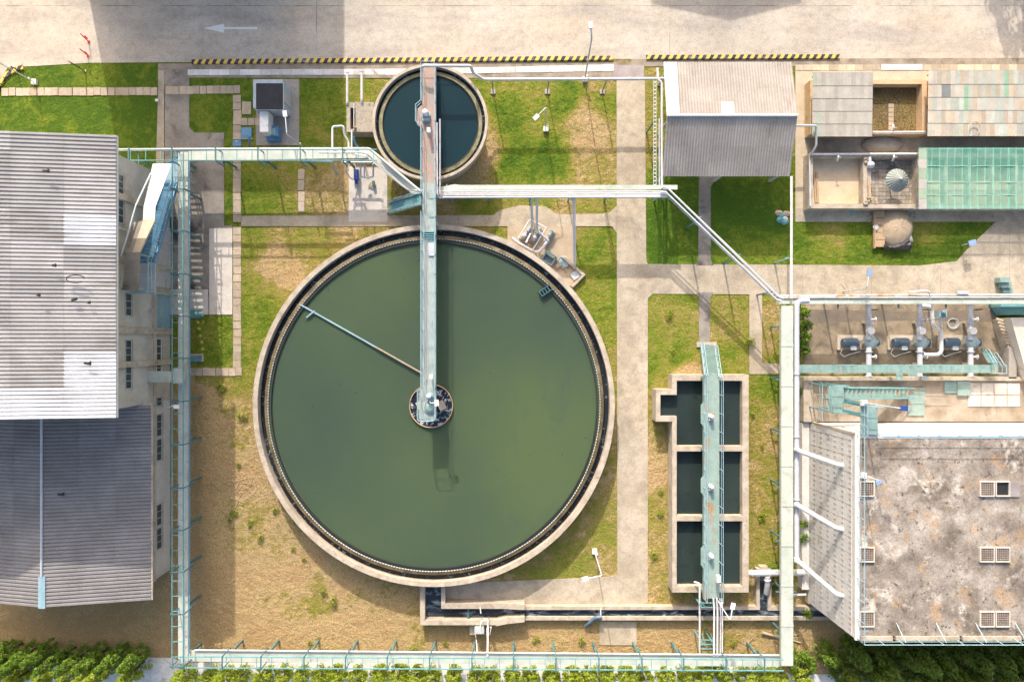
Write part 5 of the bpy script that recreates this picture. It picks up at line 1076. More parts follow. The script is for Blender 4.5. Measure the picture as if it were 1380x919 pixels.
# ================================================================== DRYING BEDS (north-east)
ZBW = 1.15
def bed(label, outer, inner, wall_m):
    t = thing('drying_bed', label, 'drying bed', P((outer[0]+outer[2])/2, (outer[1]+outer[3])/2, 0)); ring_wall(MB(), outer, inner, 0, ZBW).build('wall', wall_m, t); return t
b1 = bed('open drying bed of cracked brown mud between two sheet roofs', (1092, 108, 1249, 181), (1098, 113.5, 1242.5, 176.5), 'orange_render')
MB().pbox(1098.5, 114, 1242, 176, .05, .35).build('mud_floor', 'cracked_mud', b1)
m_ = MB()
for k in range(6): m_.pbox(1197.5, 140+6*k, 1204.5, 145.4+6*k, .36, .39)
m_.build('floor_tiles', 'tan_pad', b1)
b2 = bed('roofed drying bed at the eastern edge under long patchwork sheets', (1252, 108, 1420, 181), (1258, 113.5, 1410, 176.5), 'orange_render')
b3 = bed('shallow drying bed with a clean cream brick floor', (1090, 207, 1169, 281), (1095.5, 212, 1163.5, 275), 'rim_concrete')
MB().pbox(1095.6, 212.2, 1163.4, 274.8, .05, .35).build('floor', 'brick_floor', b3)
b4 = bed('drying bed with a grey tiled floor and a tin cone inside', (1169.4, 207, 1240, 281), (1174, 212, 1236, 275), 'rim_concrete')
m_ = MB()
for i in range(12):
    for j in range(12): m_.pbox(1174.3+5.15*i, 212.4+5.2*j, 1179.1+5.15*i, 217.2+5.2*j, .2, .33+random.uniform(0, .03))
m_.build('floor', 'tile_floor', b4)
b5 = bed('drying bed under the green shade net', (1241, 207, 1420, 281), (1246, 212, 1410, 275), 'rim_concrete'); MB().pbox(1246.2, 212.2, 1409, 274.8, .05, .35).build('floor', 'tan_pad', b5)
for k in range(5): MB().wbox(P(1274+32*k, 0, .9).x-.09, P(0, 275, 1).y, .36, P(1274+32*k, 0, .9).x+.09, P(0, 212, 1).y, .95).build('partition', 'rim_concrete', b5)
def sheet_roof(label, x0, y0, x1, y1, z, rows, ncol, tintf, seed):
    t = thing('sheet_roof', label, 'roof', P((x0+x1)/2, (y0+y1)/2, 0)); rn = random.Random(seed); a, b_ = P(x0, y1, z), P(x1, y0, z); m_ = MB(); dx, dy = (b_.x-a.x)/ncol, (b_.y-a.y)/rows
    for j in range(rows):
        for i in range(ncol):
            m_.tint = tintf(i/ncol, 1-(j+.5)/rows, rn); xx, yy = a.x+dx*i, a.y+dy*j; zz = z+(a.y+dy*(j+.5)-a.y)*.03
            n_ = 6
            for k in range(n_):                               # gently ribbed sheet, each overlapping the one below
                h0 = .018 if k % 2 else 0
                m_.hexa([(xx+dx*k/n_, yy-.06, zz+h0+.02), (xx+dx*(k+1)/n_, yy-.06, zz+.018-h0+.02), (xx+dx*(k+1)/n_, yy+dy, zz+.018-h0-.005+.03*dy), (xx+dx*k/n_, yy+dy, zz+h0-.005+.03*dy)],
                        [(xx+dx*k/n_, yy-.06, zz+h0+.032), (xx+dx*(k+1)/n_, yy-.06, zz+.018-h0+.032), (xx+dx*(k+1)/n_, yy+dy, zz+.018-h0+.007+.03*dy), (xx+dx*k/n_, yy+dy, zz+h0+.007+.03*dy)])
    m_.build('sheets', 'bed_sheet', t)
    for x in (a.x+.9, b_.x-.9):
        for y in (a.y+.6, (a.y+b_.y)/2, b_.y-.6): MB().wbox(x-.05, y-.05, 0, x+.05, y+.05, z-.12).build('post', 'grey_paint', t)
    for y in (a.y+.3, (a.y+b_.y)/2, b_.y-.3): MB().wbox(a.x+.05, y-.05, z-.119, b_.x-.05, y+.05, z-.005).build('purlin', 'wood', t)
    return t
def t1(u, v_, rn):
    k = rn.uniform(.78, .98)
    if u < .12 and rn.random() < .8: return (k*.9, k*1.08, k*.98)
    return (k, k*.985, k*.96)
def t2(u, v_, rn):
    q = rn.random(); k = rn.uniform(.85, 1.15)
    if (.24 < u < .30 and .3 < v_ < .6) or (.36 < u < .39 and .5 < v_ < .7) or (.42 < u < .47 and .5 < v_ < .62) or (.56 < u < .60 and v_ < .4): return (.58, .95, .72)
    if .09 < u < .16 and .15 < v_ < .4: return (.40, .46, .52)
    if q < .26: return (k*1.03, k*.90, k*.75)
    if q < .45: return (k*.9, k*1.02, k*1.0)
    if q < .6: return (k*.96, k*1.03, k*.95)
    return (k, k*.96, k*.9)
sheet_roof('grey beige sheet roof over the western end of the mud drying bed', 1094, 99, 1175, 183.5, 2.1, 5, 14, t1, 3)
sheet_roof('patchwork sheet roof of beige, white and green sheets', 1249.5, 96.5, 1430, 183, 2.1, 5, 30, t2, 5)
cr = MB(); c = P(1315, 172, 2.5); cr.tube([(c.x+.42*math.cos(a_*.45+.6), c.y+.5*math.sin(a_*.45+.6), 2.42) for a_ in range(-4, 8)], .04, 6); single('hose_loop', cr, 'wood', 'brown hose loop lying on the patchwork sheet roof', 'hose')
nt_ = thing('shade_net', 'green shade net stretched over the eastern drying bed', 'shade net', P(1315, 240, 0)); a, b_ = P(1238, 282, 2.1), P(1425, 199, 2.1)
m_ = MB(); NX, NY = 46, 16
for j in range(NY+1):
    for i in range(NX+1): x, y = a.x+(b_.x-a.x)*i/NX, a.y+(b_.y-a.y)*j/NY; m_.v.append(Vector((x, y, 2.1-.10*abs(math.sin(math.pi*i/NX*5.5))*math.sin(math.pi*j/NY)+.02*math.sin(3*x+5*y))))
m_.f = [(j*(NX+1)+i, j*(NX+1)+i+1, (j+1)*(NX+1)+i+1, (j+1)*(NX+1)+i) for j in range(NY) for i in range(NX)]; m_.t = [None]*len(m_.f); m_.build('net', 'shade_net', nt_, True)
for k, y in enumerate((201, 224, 246, 263, 280)): MB().beam(P(1240, y, 2.05), P(1425, y, 2.05), .05, .05).build('batten', 'net_green', nt_)
for x in (1250, 1305, 1360): MB().beam(P(x, 200, 1.98), P(x, 281, 1.98), .06, .05).build('rafter', 'net_green', nt_)
m_ = MB()
for k in range(6): m_.tint = (1, 1, 1) if k % 2 else (.72, .95, .78); m_.hexa([P(1238, 213.8+13.6*k, 2.12), P(1249, 213.8+13.6*k, 2.12), P(1249, 200.5+13.6*k, 2.12), P(1238, 200.5+13.6*k, 2.12)], [P(1238, 213.8+13.6*k, 2.15), P(1249, 213.8+13.6*k, 2.15), P(1249, 200.5+13.6*k, 2.15), P(1238, 200.5+13.6*k, 2.15)])
m_.build('edge_sheets', 'bed_sheet', nt_)
for x, y in ((1242, 204), (1242, 279), (1390, 204), (1390, 279)): p = P(x, y, 2); MB().wbox(p.x-.05, p.y-.05, 0, p.x+.05, p.y+.05, 2.0).build('post', 'grey_paint', nt_)
# tin cone on a stem
cn_ = thing('tin_cone', 'round grey tin cone roof standing in the tiled drying bed', 'cone roof', P(1204, 251, .33)); c = P(1209, 243, 1.6); n = 44; m_ = MB()
m_.v = [Vector((c.x+(.93+.02*(i % 2))*math.cos(2*math.pi*i/n), c.y+(.93+.02*(i % 2))*math.sin(2*math.pi*i/n), 1.55+.035*(i % 2))) for i in range(n)]+[Vector((c.x, c.y, 2.2))]
m_.f = [(i, (i+1) % n, n) for i in range(n)]; m_.t = [None]*n; m_.build('cone', 'tin', cn_); MB().cyl(c, .06, .33, 1.9, 10).build('stem', 'grey_paint', cn_); MB().dome((c.x, c.y, 2.17), .08, .08, .1, 10, 3).build('cap', 'white_paint', cn_, True)
# pipework along the beds
pipe('white feed pipe from the open shed down to the drying beds', [(1072, 169.5, 2.6), (1098, 169.5, 2.6), (1100, 171, 2.4), (1100, 197, 1.9), (1093, 207.5, 1.4)], .09)
pipe('long white feed pipe along the north wall of the southern drying beds', [(1092, 208.3, 1.3), (1240, 207.8, 1.3)], .10, flanges=((0, .25), (0, .55)))
pipe('white pipe along the south wall of the mud drying bed', [(1176, 179, 1.3), (1247, 178.5, 1.3)], .09); pipe('grey pipe on the west wall of the cream floored drying bed', [(1091, 215, 1.25), (1092, 278, 1.25)], .07, 'pipe_grey')
for x, y, lb in ((1130, 213, 'white outlet valve over the cream brick floor'), (1205, 213, 'white outlet valve over the grey tiled floor'), (1204, 173, 'white outlet valve over the cracked mud bed')):
    t = thing('outlet_valve', lb, 'valve', P(x, y, ZBW), 'outlet valves of the drying beds'); p = P(x, y, 1.35); MB().bend([(p.x, p.y+.3, 1.3), (p.x, p.y, 1.35), (p.x, p.y-.18, 1.1)], .08, 10).build('spout', 'white_paint', t, True); MB().tube([(p.x-.16, p.y, 1.52), (p.x+.16, p.y, 1.52)], .035, 6).tube([(p.x, p.y, 1.3), (p.x, p.y, 1.52)], .03, 6).build('handle', 'grey_paint', t)
m_ = MB().tube([P(1172, 212, 1.3), P(1172.5, 226, 1.3)], .12, 10); m_.dome(P(1173.5, 222.5, 1.35), .3, .3, .3, 14, 4); single('valve_drum', m_, 'pipe_grey', 'grey drum between the cream and the tiled drying beds', 'drum', smooth=True)
brk = []
for k, (x, y, r_) in enumerate(((1167, 213, .3), (1171, 215, 1.1), (1168, 218, .2), (1172, 266, .1), (1176, 268, .9), (1170, 271, .4), (1181, 269, 1.3), (1167, 274, .2))):
    c = P(x, y, 1.3); single('loose_brick', MB().cbox((c.x, c.y, ZBW+.08), .34, .18, .12, r_), 'tan_pad', 'loose brick on the divider wall of the southern drying beds', 'brick', 'loose bricks on the bed divider')
for k, (xa_, xb_) in enumerate(((1097, 1099.5), (1100.5, 1102.5))): single('plank', MB().beam(P(xa_, 232, .42), P(xb_, 273, .42), .16, .06), 'wood', ('western of two brown planks lying in the cream drying bed', 'eastern of two brown planks lying in the cream drying bed')[k], 'plank')
single('plank', MB().beam(P(1171, 244, 1.2), P(1172.5, 266, 1.2), .22, .06), 'wood', 'brown plank along the west wall of the tiled drying bed', 'plank')
# sand heaps and the timber ramp
def heap(name, label, cat, x, y, rx, ry, h_, m, seed, z0=0.0): c = P(x, y, z0); return single(name, MB().dome((c.x, c.y, z0-.02), rx, ry, h_, 40, 12, .035, seed, 1.0), m, label, cat, smooth='all')
heap('sand_heap', 'grey sand heap in the lane between the drying beds', 'sand heap', 1188, 196, 1.75, .8, .7, 'grey_sand', 4)
heap('sand_heap', 'tan sand heap on the lawn side of the drying beds, held by black tarp', 'sand heap', 1206, 307, 1.45, 1.75, .75, 'sand', 6)
rm = thing('timber_ramp', 'timber plank deck beside the tan sand heap', 'ramp', P(1184, 318, 0))
for k in range(5): MB().cbox(P(1184.5, 289+9.8*k, .3), .95, .57, .07, random.uniform(-.02, .02)).build('board', 'wood', rm)
MB().beam(P(1178, 285, .3), P(1178, 335, .3), .08, .3).build('edge_board', 'wood', rm)
m_ = MB(); rn = random.Random(9); NX, NY = 12, 6
for j in range(NY+1):
    for i in range(NX+1):
        u, v_ = i/NX, j/NY; x = 1190+38*u; y = 328+9*v_-13*max(0, u-.7)*(1-v_)*3+3*math.sin(u*6)*(1-v_); p = P(x, y, .25); m_.v.append(Vector((p.x, p.y, .12+.35*math.sin(math.pi*v_)+rn.uniform(0, .16))))
m_.f = [(j*(NX+1)+i, (j+1)*(NX+1)+i, (j+1)*(NX+1)+i+1, j*(NX+1)+i+1) for j in range(NY) for i in range(NX)]; m_.t = [None]*len(m_.f); single('tarp', m_, 'tarp', 'crumpled black tarp bunched round the south of the tan sand heap', 'tarp')
rn = random.Random(12)
for k in range(34):
    sx = rn.choice((1174, 1227)); c = P(sx+rn.gauss(0, 4.5), 291+rn.gauss(4, 6), 0); r_ = rn.uniform(.07, .17)
    single('stone', MB().dome((c.x, c.y, .0), r_, r_*rn.uniform(.7, 1.1), r_*.9, 8, 3, .2, k), 'dark_stone', 'grey rubble stone beside the tan sand heap', 'stone', 'rubble stones beside the tan sand heap')
for k, (x, y, m, lb) in enumerate(((1050, 287, 'sack_pink', 'northernmost pink'), (1054, 291, 'sack_teal', 'middle teal'), (1057, 295, 'white_paint', 'white'), (1060, 288, 'sack_pink', 'pink, closest to the drying beds,'), (1058, 299, 'sack_teal', 'southernmost teal'), (1052, 296, 'sack_teal', 'small dark teal'))):
    c = P(x, y, .1); single('sack', MB().dome((c.x, c.y, 0), .34, .26, .3, 12, 4, .14, k+40), m, lb+' sack in the dump on the shaded lawn', 'sack', smooth='all')
single('cloth', MB().cbox(P(1180, 306, .36), .42, .3, .1, .4).cbox(P(1180.5, 308, .42), .2, .25, .1, .9), 'grey_paint', 'grey cloth bundle on the timber deck by the sand heap', 'cloth')
single('rag', MB().cbox(P(1149, 287.5, .1), .22, .4, .12, .2), 'sack_teal', 'small green rag on the paving south of the drying beds', 'rag')

# ================================================================== KIOSK AND YARD ITEMS (north-west)
kb = thing('switch_kiosk', 'small blue-grey kiosk with a flat black roof', 'kiosk', P(372, 138, 0)); a, b_ = P(353.5, 157, 0), P(392, 120, 0)
MB().wbox(a.x, a.y, 0, b_.x, b_.y, 2.05).build('wall', 'kiosk_wall', kb); a2, b2_ = P(345, 147.5, 2.2), P(381, 112.5, 2.2); MB().wbox(a2.x, a2.y, 2.051, b2_.x, b2_.y, 2.2).build('roof', 'dark_roofing', kb)
MB().wbox(a2.x-.04, a2.y-.04, 2.045, b2_.x+.04, b2_.y+.04, 2.12).build('roof_edge', 'white_paint', kb); MB().wbox(b_.x+.001, a.y+.6, .1, b_.x+.05, a.y+1.5, 1.85).build('door', 'grey_paint', kb)
tk = thing('dosing_cabinet', 'rust flecked white cabinet on a blue base beside the black roofed kiosk', 'cabinet', P(362, 168, 0)); a, b_ = P(350, 178, 1.7), P(361.5, 150, 1.7)
MB().wbox(a.x, a.y, .5, b_.x, b_.y, 1.7).build('case', 'white_rust', tk); MB().wbox(a.x+.1, a.y-.35, .04, b_.x+.5, a.y+.7, .5).build('base', 'blue_paint', tk)
c = P(370, 178, .9); MB().wbox(c.x-.35, c.y-.35, .04, c.x+.3, c.y+.5, .9).build('side_box', 'blue_paint', tk); MB().wbox(c.x-.3, c.y-.25, .9, c.x+.1, c.y+.3, .95).build('side_lid', 'light_blue', tk)
t = thing('floor_hatch', 'square blue hatch cover in the lawn beside the stepping slabs', 'hatch', P(331.5, 178.5, 0)); MB().pbox(325, 172, 339, 186.5, 0, .16).build('cover', 'blue_paint', t); MB().pbox(324, 186.5, 340, 188, 0, .13).build('frame', 'concrete', t)
t = thing('floor_hatch', 'narrow blue hatch cover among the stepping slabs', 'hatch', P(319, 193, 0)); MB().pbox(313.5, 189, 325, 197, .0, .14).build('cover', 'blue_paint', t); MB().pbox(317, 190, 321, 191, .14, .17).build('handle', 'steel', t)
single('blue_pipe', MB().bend([P(336, 200, .1), P(336, 192, .9), P(336, 184, 1.2)], .08, 8), 'blue_paint', 'short upright blue pipe beside the square blue hatch', 'pipe', smooth=True)
for k, (x, y0) in enumerate(((263, 418), (263, 479))): t = thing('drain_hatch', ('teal drain hatch in the lawn at the edge of the pale slab', 'teal drain hatch in the lawn beside the short slab path')[k], 'hatch', P(x, y0+4, 0)); MB().pbox(254, y0, 272, y0+8.5, 0, .12).build('cover', 'teal_steel', t); MB().pbox(254, y0-2, 272, y0-.02, 0, .15).pbox(272.02, y0-2, 273.5, y0+8.5, 0, .15).build('frame', 'concrete', t)

# ================================================================== LAMPS AND MARKERS
def street_lamp(label, base, top, head, zt, zh, head_m='white_paint', plinth=True, curve=False, zb=0.0, r_=.045, s=.75):
    t = thing('street_lamp', label, 'lamp', P(*base, zb), 'lamp posts'); B_, T_, Hd = P(*base, zb), P(*top, zt), P(*head, zh)
    if plinth: MB().wbox(B_.x-.2, B_.y-.2, zb-.05, B_.x+.2, B_.y+.2, zb+.28).build('plinth', 'white_paint', t)
    pl = MB().bend([B_+Vector((0, 0, .05)), T_, Hd], r_, 8, 2.0 if curve else .2).build('pole', 'pipe_grey', t, True); u = Hd-T_; rz = math.atan2(u.y, u.x)-math.pi/2
    hd = lamp_head(MB(), Hd+Vector((u.x, u.y, 0)).normalized()*.2, rz, s).build('lamp_head', head_m, t)
    MB().cbox(B_+Vector((.1, 0, .9)), .12, .12, .22).build('fuse_box', 'white_paint', pl); return t
street_lamp('lamp post standing alone on the lawn east of the small round tank', (735.5, 175), (736, 145), (725, 156), 5.2, 5.0)
street_lamp('tall lamp post curving out over the concrete road', (788, 108), (797.5, 52), (796.5, 38), 8.6, 8.9, curve=True, s=.7, r_=.06)
street_lamp('lamp post between the huge tank and the wide north-south path', (801, 742), (811, 775.5), (792, 779), 5.0, 4.9)
street_lamp('lamp post on the lawn at the road corner north of the hall', (48, 111.5), (-14, 78), (-26, 92), 5.2, 5.0)
street_lamp('lamp post with a blue head on the paving north of the pump yard', (1136, 393), (1168, 388.5), (1171, 371), 4.0, 4.0, 'lamp_blue', False, s=.8)
street_lamp('lamp post at the south end of the basin walkway', (966, 807), (984.5, 836), (986.8, 820), 6.4, 6.2, 'white_paint', False, zb=2.7)
street_lamp('lamp post with a blue head at the north-west corner of the weathered flat roof', (1162, 640), (1187, 648), (1187.5, 648.6), 10.3, 10.4, 'lamp_blue', True, zb=7.5, s=.6)
street_lamp('long lamp post with a navy head at the top of the roof stair', (1163, 543), (1208, 549.5), (1214, 550), 12.2, 12.3, 'royal_blue', True, zb=7.7, s=.75)
street_lamp('lamp post beside the black roofed kiosk, rising from behind the duct', (407.5, 198), (386.5, 181), (384.5, 157), 4.2, 4.0, plinth=False)
street_lamp('short flood lamp at the corner of lawn and paving south of the drying beds', (1296, 331), (1305, 328.5), (1307, 328), 1.1, 1.15, 'lamp_blue', False, s=1.0)
def marker(label, base, h_, lean, m, name='marker_post'):
    t = thing(name, label, 'marker', P(*base, 0)); B_ = P(*base, 0); T_ = B_+Vector((lean[0], lean[1], h_)); MB().tube([B_, T_], .045, 8).build('pole', m, t, True); MB().wbox(B_.x-.1, B_.y-.1, 0, B_.x+.1, B_.y+.1, .08).build('foot', m, t); return t
t = marker('red marker post with a red flag on the road, northern of two', (120, 57), 1.0, (-.1, .25), 'red_paint'); c = P(118, 53, 1.0); MB().beam(c, c+Vector((-.2, .22, .1)), .16, .02).build('flag', 'red_paint', t)
t = marker('red marker post with a red flag on the road, southern of two', (119, 76), 1.0, (-.1, .2), 'red_paint'); c = P(118, 74, .9); MB().beam(c, c+Vector((-.18, .2, .1)), .14, .02).build('flag', 'red_paint', t)
marker('yellow and black striped pole leaning at the edge of the lawn', (115, 96), 1.9, (-.3, .1), 'pole_paint')
marker('black and yellow bollard at the rounded road corner', (24, 95), .8, (0, 0), 'pole_paint', 'bollard')
single('utility_box', MB().pbox(209, 133.5, 213, 136.5, 0, .2).pbox(210, 134, 212, 136, .2, .26), 'white_paint', 'tiny white box at the east edge of the lawn north of the hall', 'box')

# things at the channel and the basin
gc = thing('gauge_cabinet', 'grey-green gauge cabinet on the south wall of the outflow channel', 'cabinet', P(645, 848, 0)); MB().pbox(633, 841.5, 653, 855, 0, .55).build('plinth', 'rim_concrete', gc); a, b_ = P(640, 853, 1.3), P(652, 845, 1.3); MB().wbox(a.x, a.y, .55, b_.x, b_.y, 1.3).build('case', 'pump_green', gc); MB().wbox(a.x-.03, a.y-.03, 1.3, b_.x+.03, b_.y+.03, 1.36).build('lid', 'grey_paint', gc)
railing([P(648, 838, 1.05), P(650, 830, 1.05), P(658, 830, 1.05), P(658, 843, 1.05)], .9, .5, .025).build('guard_rail', 'white_paint', gc)
pipe('thin white pipe from the gauge cabinet down to the southern duct', [(641, 856, 1.0), (642, 862, .8), (643, 880, 2.5)], .05); pipe('white pipe from the channel gauge rail to the southern duct', [(658, 836, 1.8), (657.5, 846, 1.9), (657, 884, 2.9)], .08)
single('ladder', MB().beam(P(656, 846, 1.6), P(656, 856, 1.6), .05, .06).beam(P(662, 844, 1.6), P(660, 855, 1.6), .05, .06).beam(P(656, 846, 1.61), P(662, 844, 1.61), .05, .05).beam(P(656, 855, 1.61), P(660, 855, 1.61), .05, .05), 'white_paint', 'small white steel frame beside the channel gauge cabinet', 'frame')
single('waste_pipe', MB().bend([P(811, 831, .75), P(803, 831.5, .75), P(789, 843, .2)], .17, 12), 'pump_blue', 'short dark blue pipe elbow hanging over the outflow channel', 'pipe', smooth=True); single('channel_rod', MB().tube([P(809.5, 819, .7), P(809.5, 834, .7)], .05, 8), 'white_paint', 'white rod across the outflow channel beside the dark blue elbow', 'rod')
single('channel_probe', MB().tube([P(647, 818, 1.2), P(648, 826, 1.2)], .05, 8).tube([P(648, 826, 1.2), P(648, 826, .4)], .04, 8), 'white_paint', 'white probe arm over the wide part of the outflow channel', 'probe')
pipe('thick white pipe from the rectangular basin to the slatted wall', [(1009, 772, 1.1), (1012, 772, 1.15), (1084, 771, 1.15)], .26, flanges=((1, .01), (1, .35), (1, .97)), n=16); pipe('white elbow dropping into the little side channel', [(1034, 776, 1.2), (1034.5, 786, 1.1), (1032.5, 799, .6)], .22, flanges=((0, .5),), n=14)
pipe('short white pipe joining the wide duct to the slatted wall', [(1068, 801.5, 1.4), (1086, 801, 1.4)], .1)
ss = thing('service_ladder', 'teal steel frame and pipes stepping from the basin walkway to the southern duct', 'ladder', P(956, 850, 0))
for x in (944, 968): MB().beam(P(x, 806, 2.6), P(x+.4, 890, 2.6), .05, .08).build('rail', 'teal_steel', ss) if False else None
for y in (812, 818, 862, 868, 874): MB().beam(P(943, y, 2.6), P(968 if y < 840 else 964, y, 2.6), .06, .06).build('crossbar', 'teal_steel', ss)
MB().beam(P(943, 808, 2.6), P(951, 819, 2.6), .06, .08).build('brace', 'teal_steel', ss); MB().beam(P(958, 854, 2.6), P(966, 873, 2.6), .06, .08).build('brace', 'teal_steel', ss); MB().beam(P(946, 854, 2.6), P(953, 873, 2.6), .06, .08).build('brace', 'teal_steel', ss)
for x, r_, m in ((962.5, .07, 'pipe_pink'), (967, .08, 'pipe_white'), (971, .05, 'pipe_grey'), (973.5, .05, 'pipe_pink')): MB().bend([P(x-1, 806, 2.75), P(x, 822, 2.75), P(x-.3, 884, 2.85)], r_, 8).build('pipe_run', m, ss, True)
for x, y in ((945, 816), (966, 816), (947, 868), (962, 868)): p = P(x, y, 2.6); MB().wbox(p.x-.05, p.y-.05, 0, p.x+.05, p.y+.05, 2.57).build('leg', 'teal_steel', ss)
single('pipe_offcut', MB().tube([P(1027, 852, .15), P(1048, 858, .1)], [.14, .09], 10), 'sand', 'pale pipe offcut lying on dry grass near the wide cream duct', 'pipe'); single('pipe_offcut', MB().tube([P(1063, 861, .08), P(1079, 866, .06)], .06, 8), 'sand', 'thin pale stick on dry grass east of the wide cream duct', 'stick')
t = thing('control_box', 'white control box on the east rail of the basin walkway', 'control box', P(969, 779, 2.7)); MB().pbox(966.5, 776, 971.5, 785, 3.2, 3.6).build('case', 'white_paint', t); MB().pbox(968, 779, 970, 781, 2.7, 3.2).build('post', 'grey_paint', t)

# debris on the dry ground
rn = random.Random(21)
for k in range(70):
    x, y = rn.choice(((300, 650), (318, 670), (330, 655), (305, 690), (1010, 870), (235, 893), (262, 760), (280, 880), (1140, 388))); c = P(x+rn.gauss(0, 9), y+rn.gauss(0, 7), 0); a_ = rn.uniform(0, 3.1); L = rn.uniform(.3, 1.3); u = Vector((math.cos(a_), math.sin(a_), 0))*L/2
    single('dry_stick', MB().tube([c-u+Vector((0, 0, .05)), c+Vector((rn.uniform(-.025, .025), rn.uniform(-.025, .025), .08)), c+u+Vector((0, 0, .04))], .015, 5), 'straw', 'pale dry stick lying on bare ground', 'stick', 'dry sticks on bare ground')

# ================================================================== TREES AND SHRUBS
def leaves(rn, pts, size, m_, flat=.5):
    for p, nrm in pts:
        n_ = (nrm+Vector((rn.gauss(0, flat), rn.gauss(0, flat), rn.gauss(.15, flat)))).normalized(); a_ = n_.orthogonal().normalized(); a_ = (Matrix.Rotation(rn.uniform(0, 6.28), 3, n_) @ a_); b_ = n_.cross(a_); s_ = size*rn.uniform(.6, 1.35)
        m_.add([p-a_*s_, p-b_*s_*.5+n_*s_*.12, p+a_*s_, p+b_*s_*.5+n_*s_*.12], [(0, 1, 2, 3)])
def tree(name, label, cat, base, h_, rad, leaf, seed, shape='column', n_clump=60, n_leaf=26, size=.11, group=None):
    rn = random.Random(seed); t = thing(name, label, cat, base, group); B_ = Vector(base); m_ = MB(); lean = Vector((rn.uniform(-.12, .12), rn.uniform(-.12, .12), 0))
    m_.tube([B_-Vector((0, 0, .05)), B_+lean*.4+Vector((0, 0, h_*.45)), B_+lean+Vector((0, 0, h_*.93))], [.06+.012*h_, .05+.006*h_, .02], 7)
    for k in range(7):
        z = h_*rn.uniform(.2, .8); a_ = rn.uniform(0, 6.28); q = B_+lean*z/h_+Vector((0, 0, z)); m_.tube([q, q+Vector((math.cos(a_), math.sin(a_), .8))*rad*.75], [.03, .012], 5)
    m_.build('trunk', 'bark', t)
    m_ = MB()
    for k in range(n_clump):
        f = rn.random(); z = h_*(.12+.88*f)
        if shape == 'column': pr_ = (math.sin(min(1, .18+f*1.02)*math.pi*.95))**.55
        elif shape == 'cone': pr_ = 1.1-f*.85
        else: pr_ = math.sqrt(max(.05, 1-(f*1.25-.45)**2))
        r0 = rad*pr_*math.sqrt(rn.uniform(.25, 1)); a_ = rn.uniform(0, 6.28); c = B_+lean*f+Vector((r0*math.cos(a_), r0*math.sin(a_), z)); cr_ = rn.uniform(.12, .25)*(.7+.5*rad)
        pts = []
        for j in range(n_leaf):
            v_ = Vector((rn.gauss(0, 1), rn.gauss(0, 1), rn.gauss(.25, .8))).normalized(); pts.append((c+v_*cr_*rn.uniform(.55, 1.1), (v_+Vector((0, 0, .5))).normalized()))
        leaves(rn, pts, size, m_)
    m_.build('crown', leaf, t); return t
def grow(protos, spots, name, label, cat, group, rn, smin=.85, smax=1.15):
    for i, (x, y, lb) in enumerate(spots):
        p = protos[i % len(protos)]; o = copy_tree(p); o.location = P(x, y, 0); o.rotation_euler = (rn.uniform(-.05, .05), rn.uniform(-.05, .05), rn.uniform(0, 6.28)); s_ = rn.uniform(smin, smax); o.scale = (s_, s_, s_*rn.uniform(.88, 1.1)); o['label'] = lb or label; o['group'] = group
    for p in protos:
        for ch in list(p.children): bpy.data.objects.remove(ch)
        bpy.data.objects.remove(p)
rn = random.Random(5)
pr_ = [tree('columnar_tree', 'x', 'tree', (0, 0, 0), 3.9, .74, 'leaf_lime', 30+k, 'column', 90, 32, .09) for k in range(4)]
sp = [(262+25.2*k+rn.uniform(-3, 3), 899+rn.uniform(-1.5, 2.5), None) for k in range(33)]
grow(pr_, sp, 'columnar_tree', 'slim lime green tree in the long row south of the duct', 'tree', 'lime green trees south of the duct', rn, .82, 1.12)
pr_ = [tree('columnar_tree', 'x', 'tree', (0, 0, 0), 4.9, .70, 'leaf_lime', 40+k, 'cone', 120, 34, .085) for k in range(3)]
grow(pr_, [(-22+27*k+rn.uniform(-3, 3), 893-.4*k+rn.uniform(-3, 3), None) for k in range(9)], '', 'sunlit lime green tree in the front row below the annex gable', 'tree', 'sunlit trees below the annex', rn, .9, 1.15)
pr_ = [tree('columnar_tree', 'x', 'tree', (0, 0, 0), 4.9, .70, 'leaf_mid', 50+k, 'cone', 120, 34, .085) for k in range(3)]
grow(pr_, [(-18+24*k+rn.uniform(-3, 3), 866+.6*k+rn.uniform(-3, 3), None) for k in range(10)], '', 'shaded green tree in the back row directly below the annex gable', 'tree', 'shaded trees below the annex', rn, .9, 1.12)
pr_ = [tree('dark_shrub', 'x', 'shrub', (0, 0, 0), 4.2, 1.0, 'leaf_dark', 60+k, 'cone', 130, 32, .10) for k in range(3)]
grow(pr_, [(1142+25*k+rn.uniform(-6, 6), 874+rn.uniform(-6, 5)-.5*k, None) for k in range(11)]+[(1130+27*k+rn.uniform(-6, 6), 894+rn.uniform(-4, 4), None) for k in range(11)], '', 'dark green shrub in the shade south of the weathered roof', 'shrub', 'dark shrubs south of the weathered roof', rn, .85, 1.2)
tree('round_bush', 'round bright green bush at the south end of the wide cream duct', 'bush', P(1074, 886), 1.9, 1.0, 'leaf_mid', 71, 'round', 90, 26, .11)
tree('conical_shrub', 'pointed bright green conifer beside the round bush south of the slatted wall', 'shrub', P(1106, 872), 3.2, .85, 'leaf_mid', 72, 'cone', 90, 26, .10)
tree('small_bush', 'small lime bush touching the rail frame at the foot of the basin pipes', 'bush', P(955, 885), 2.9, .55, 'leaf_lime', 73, 'round', 44, 24, .10)
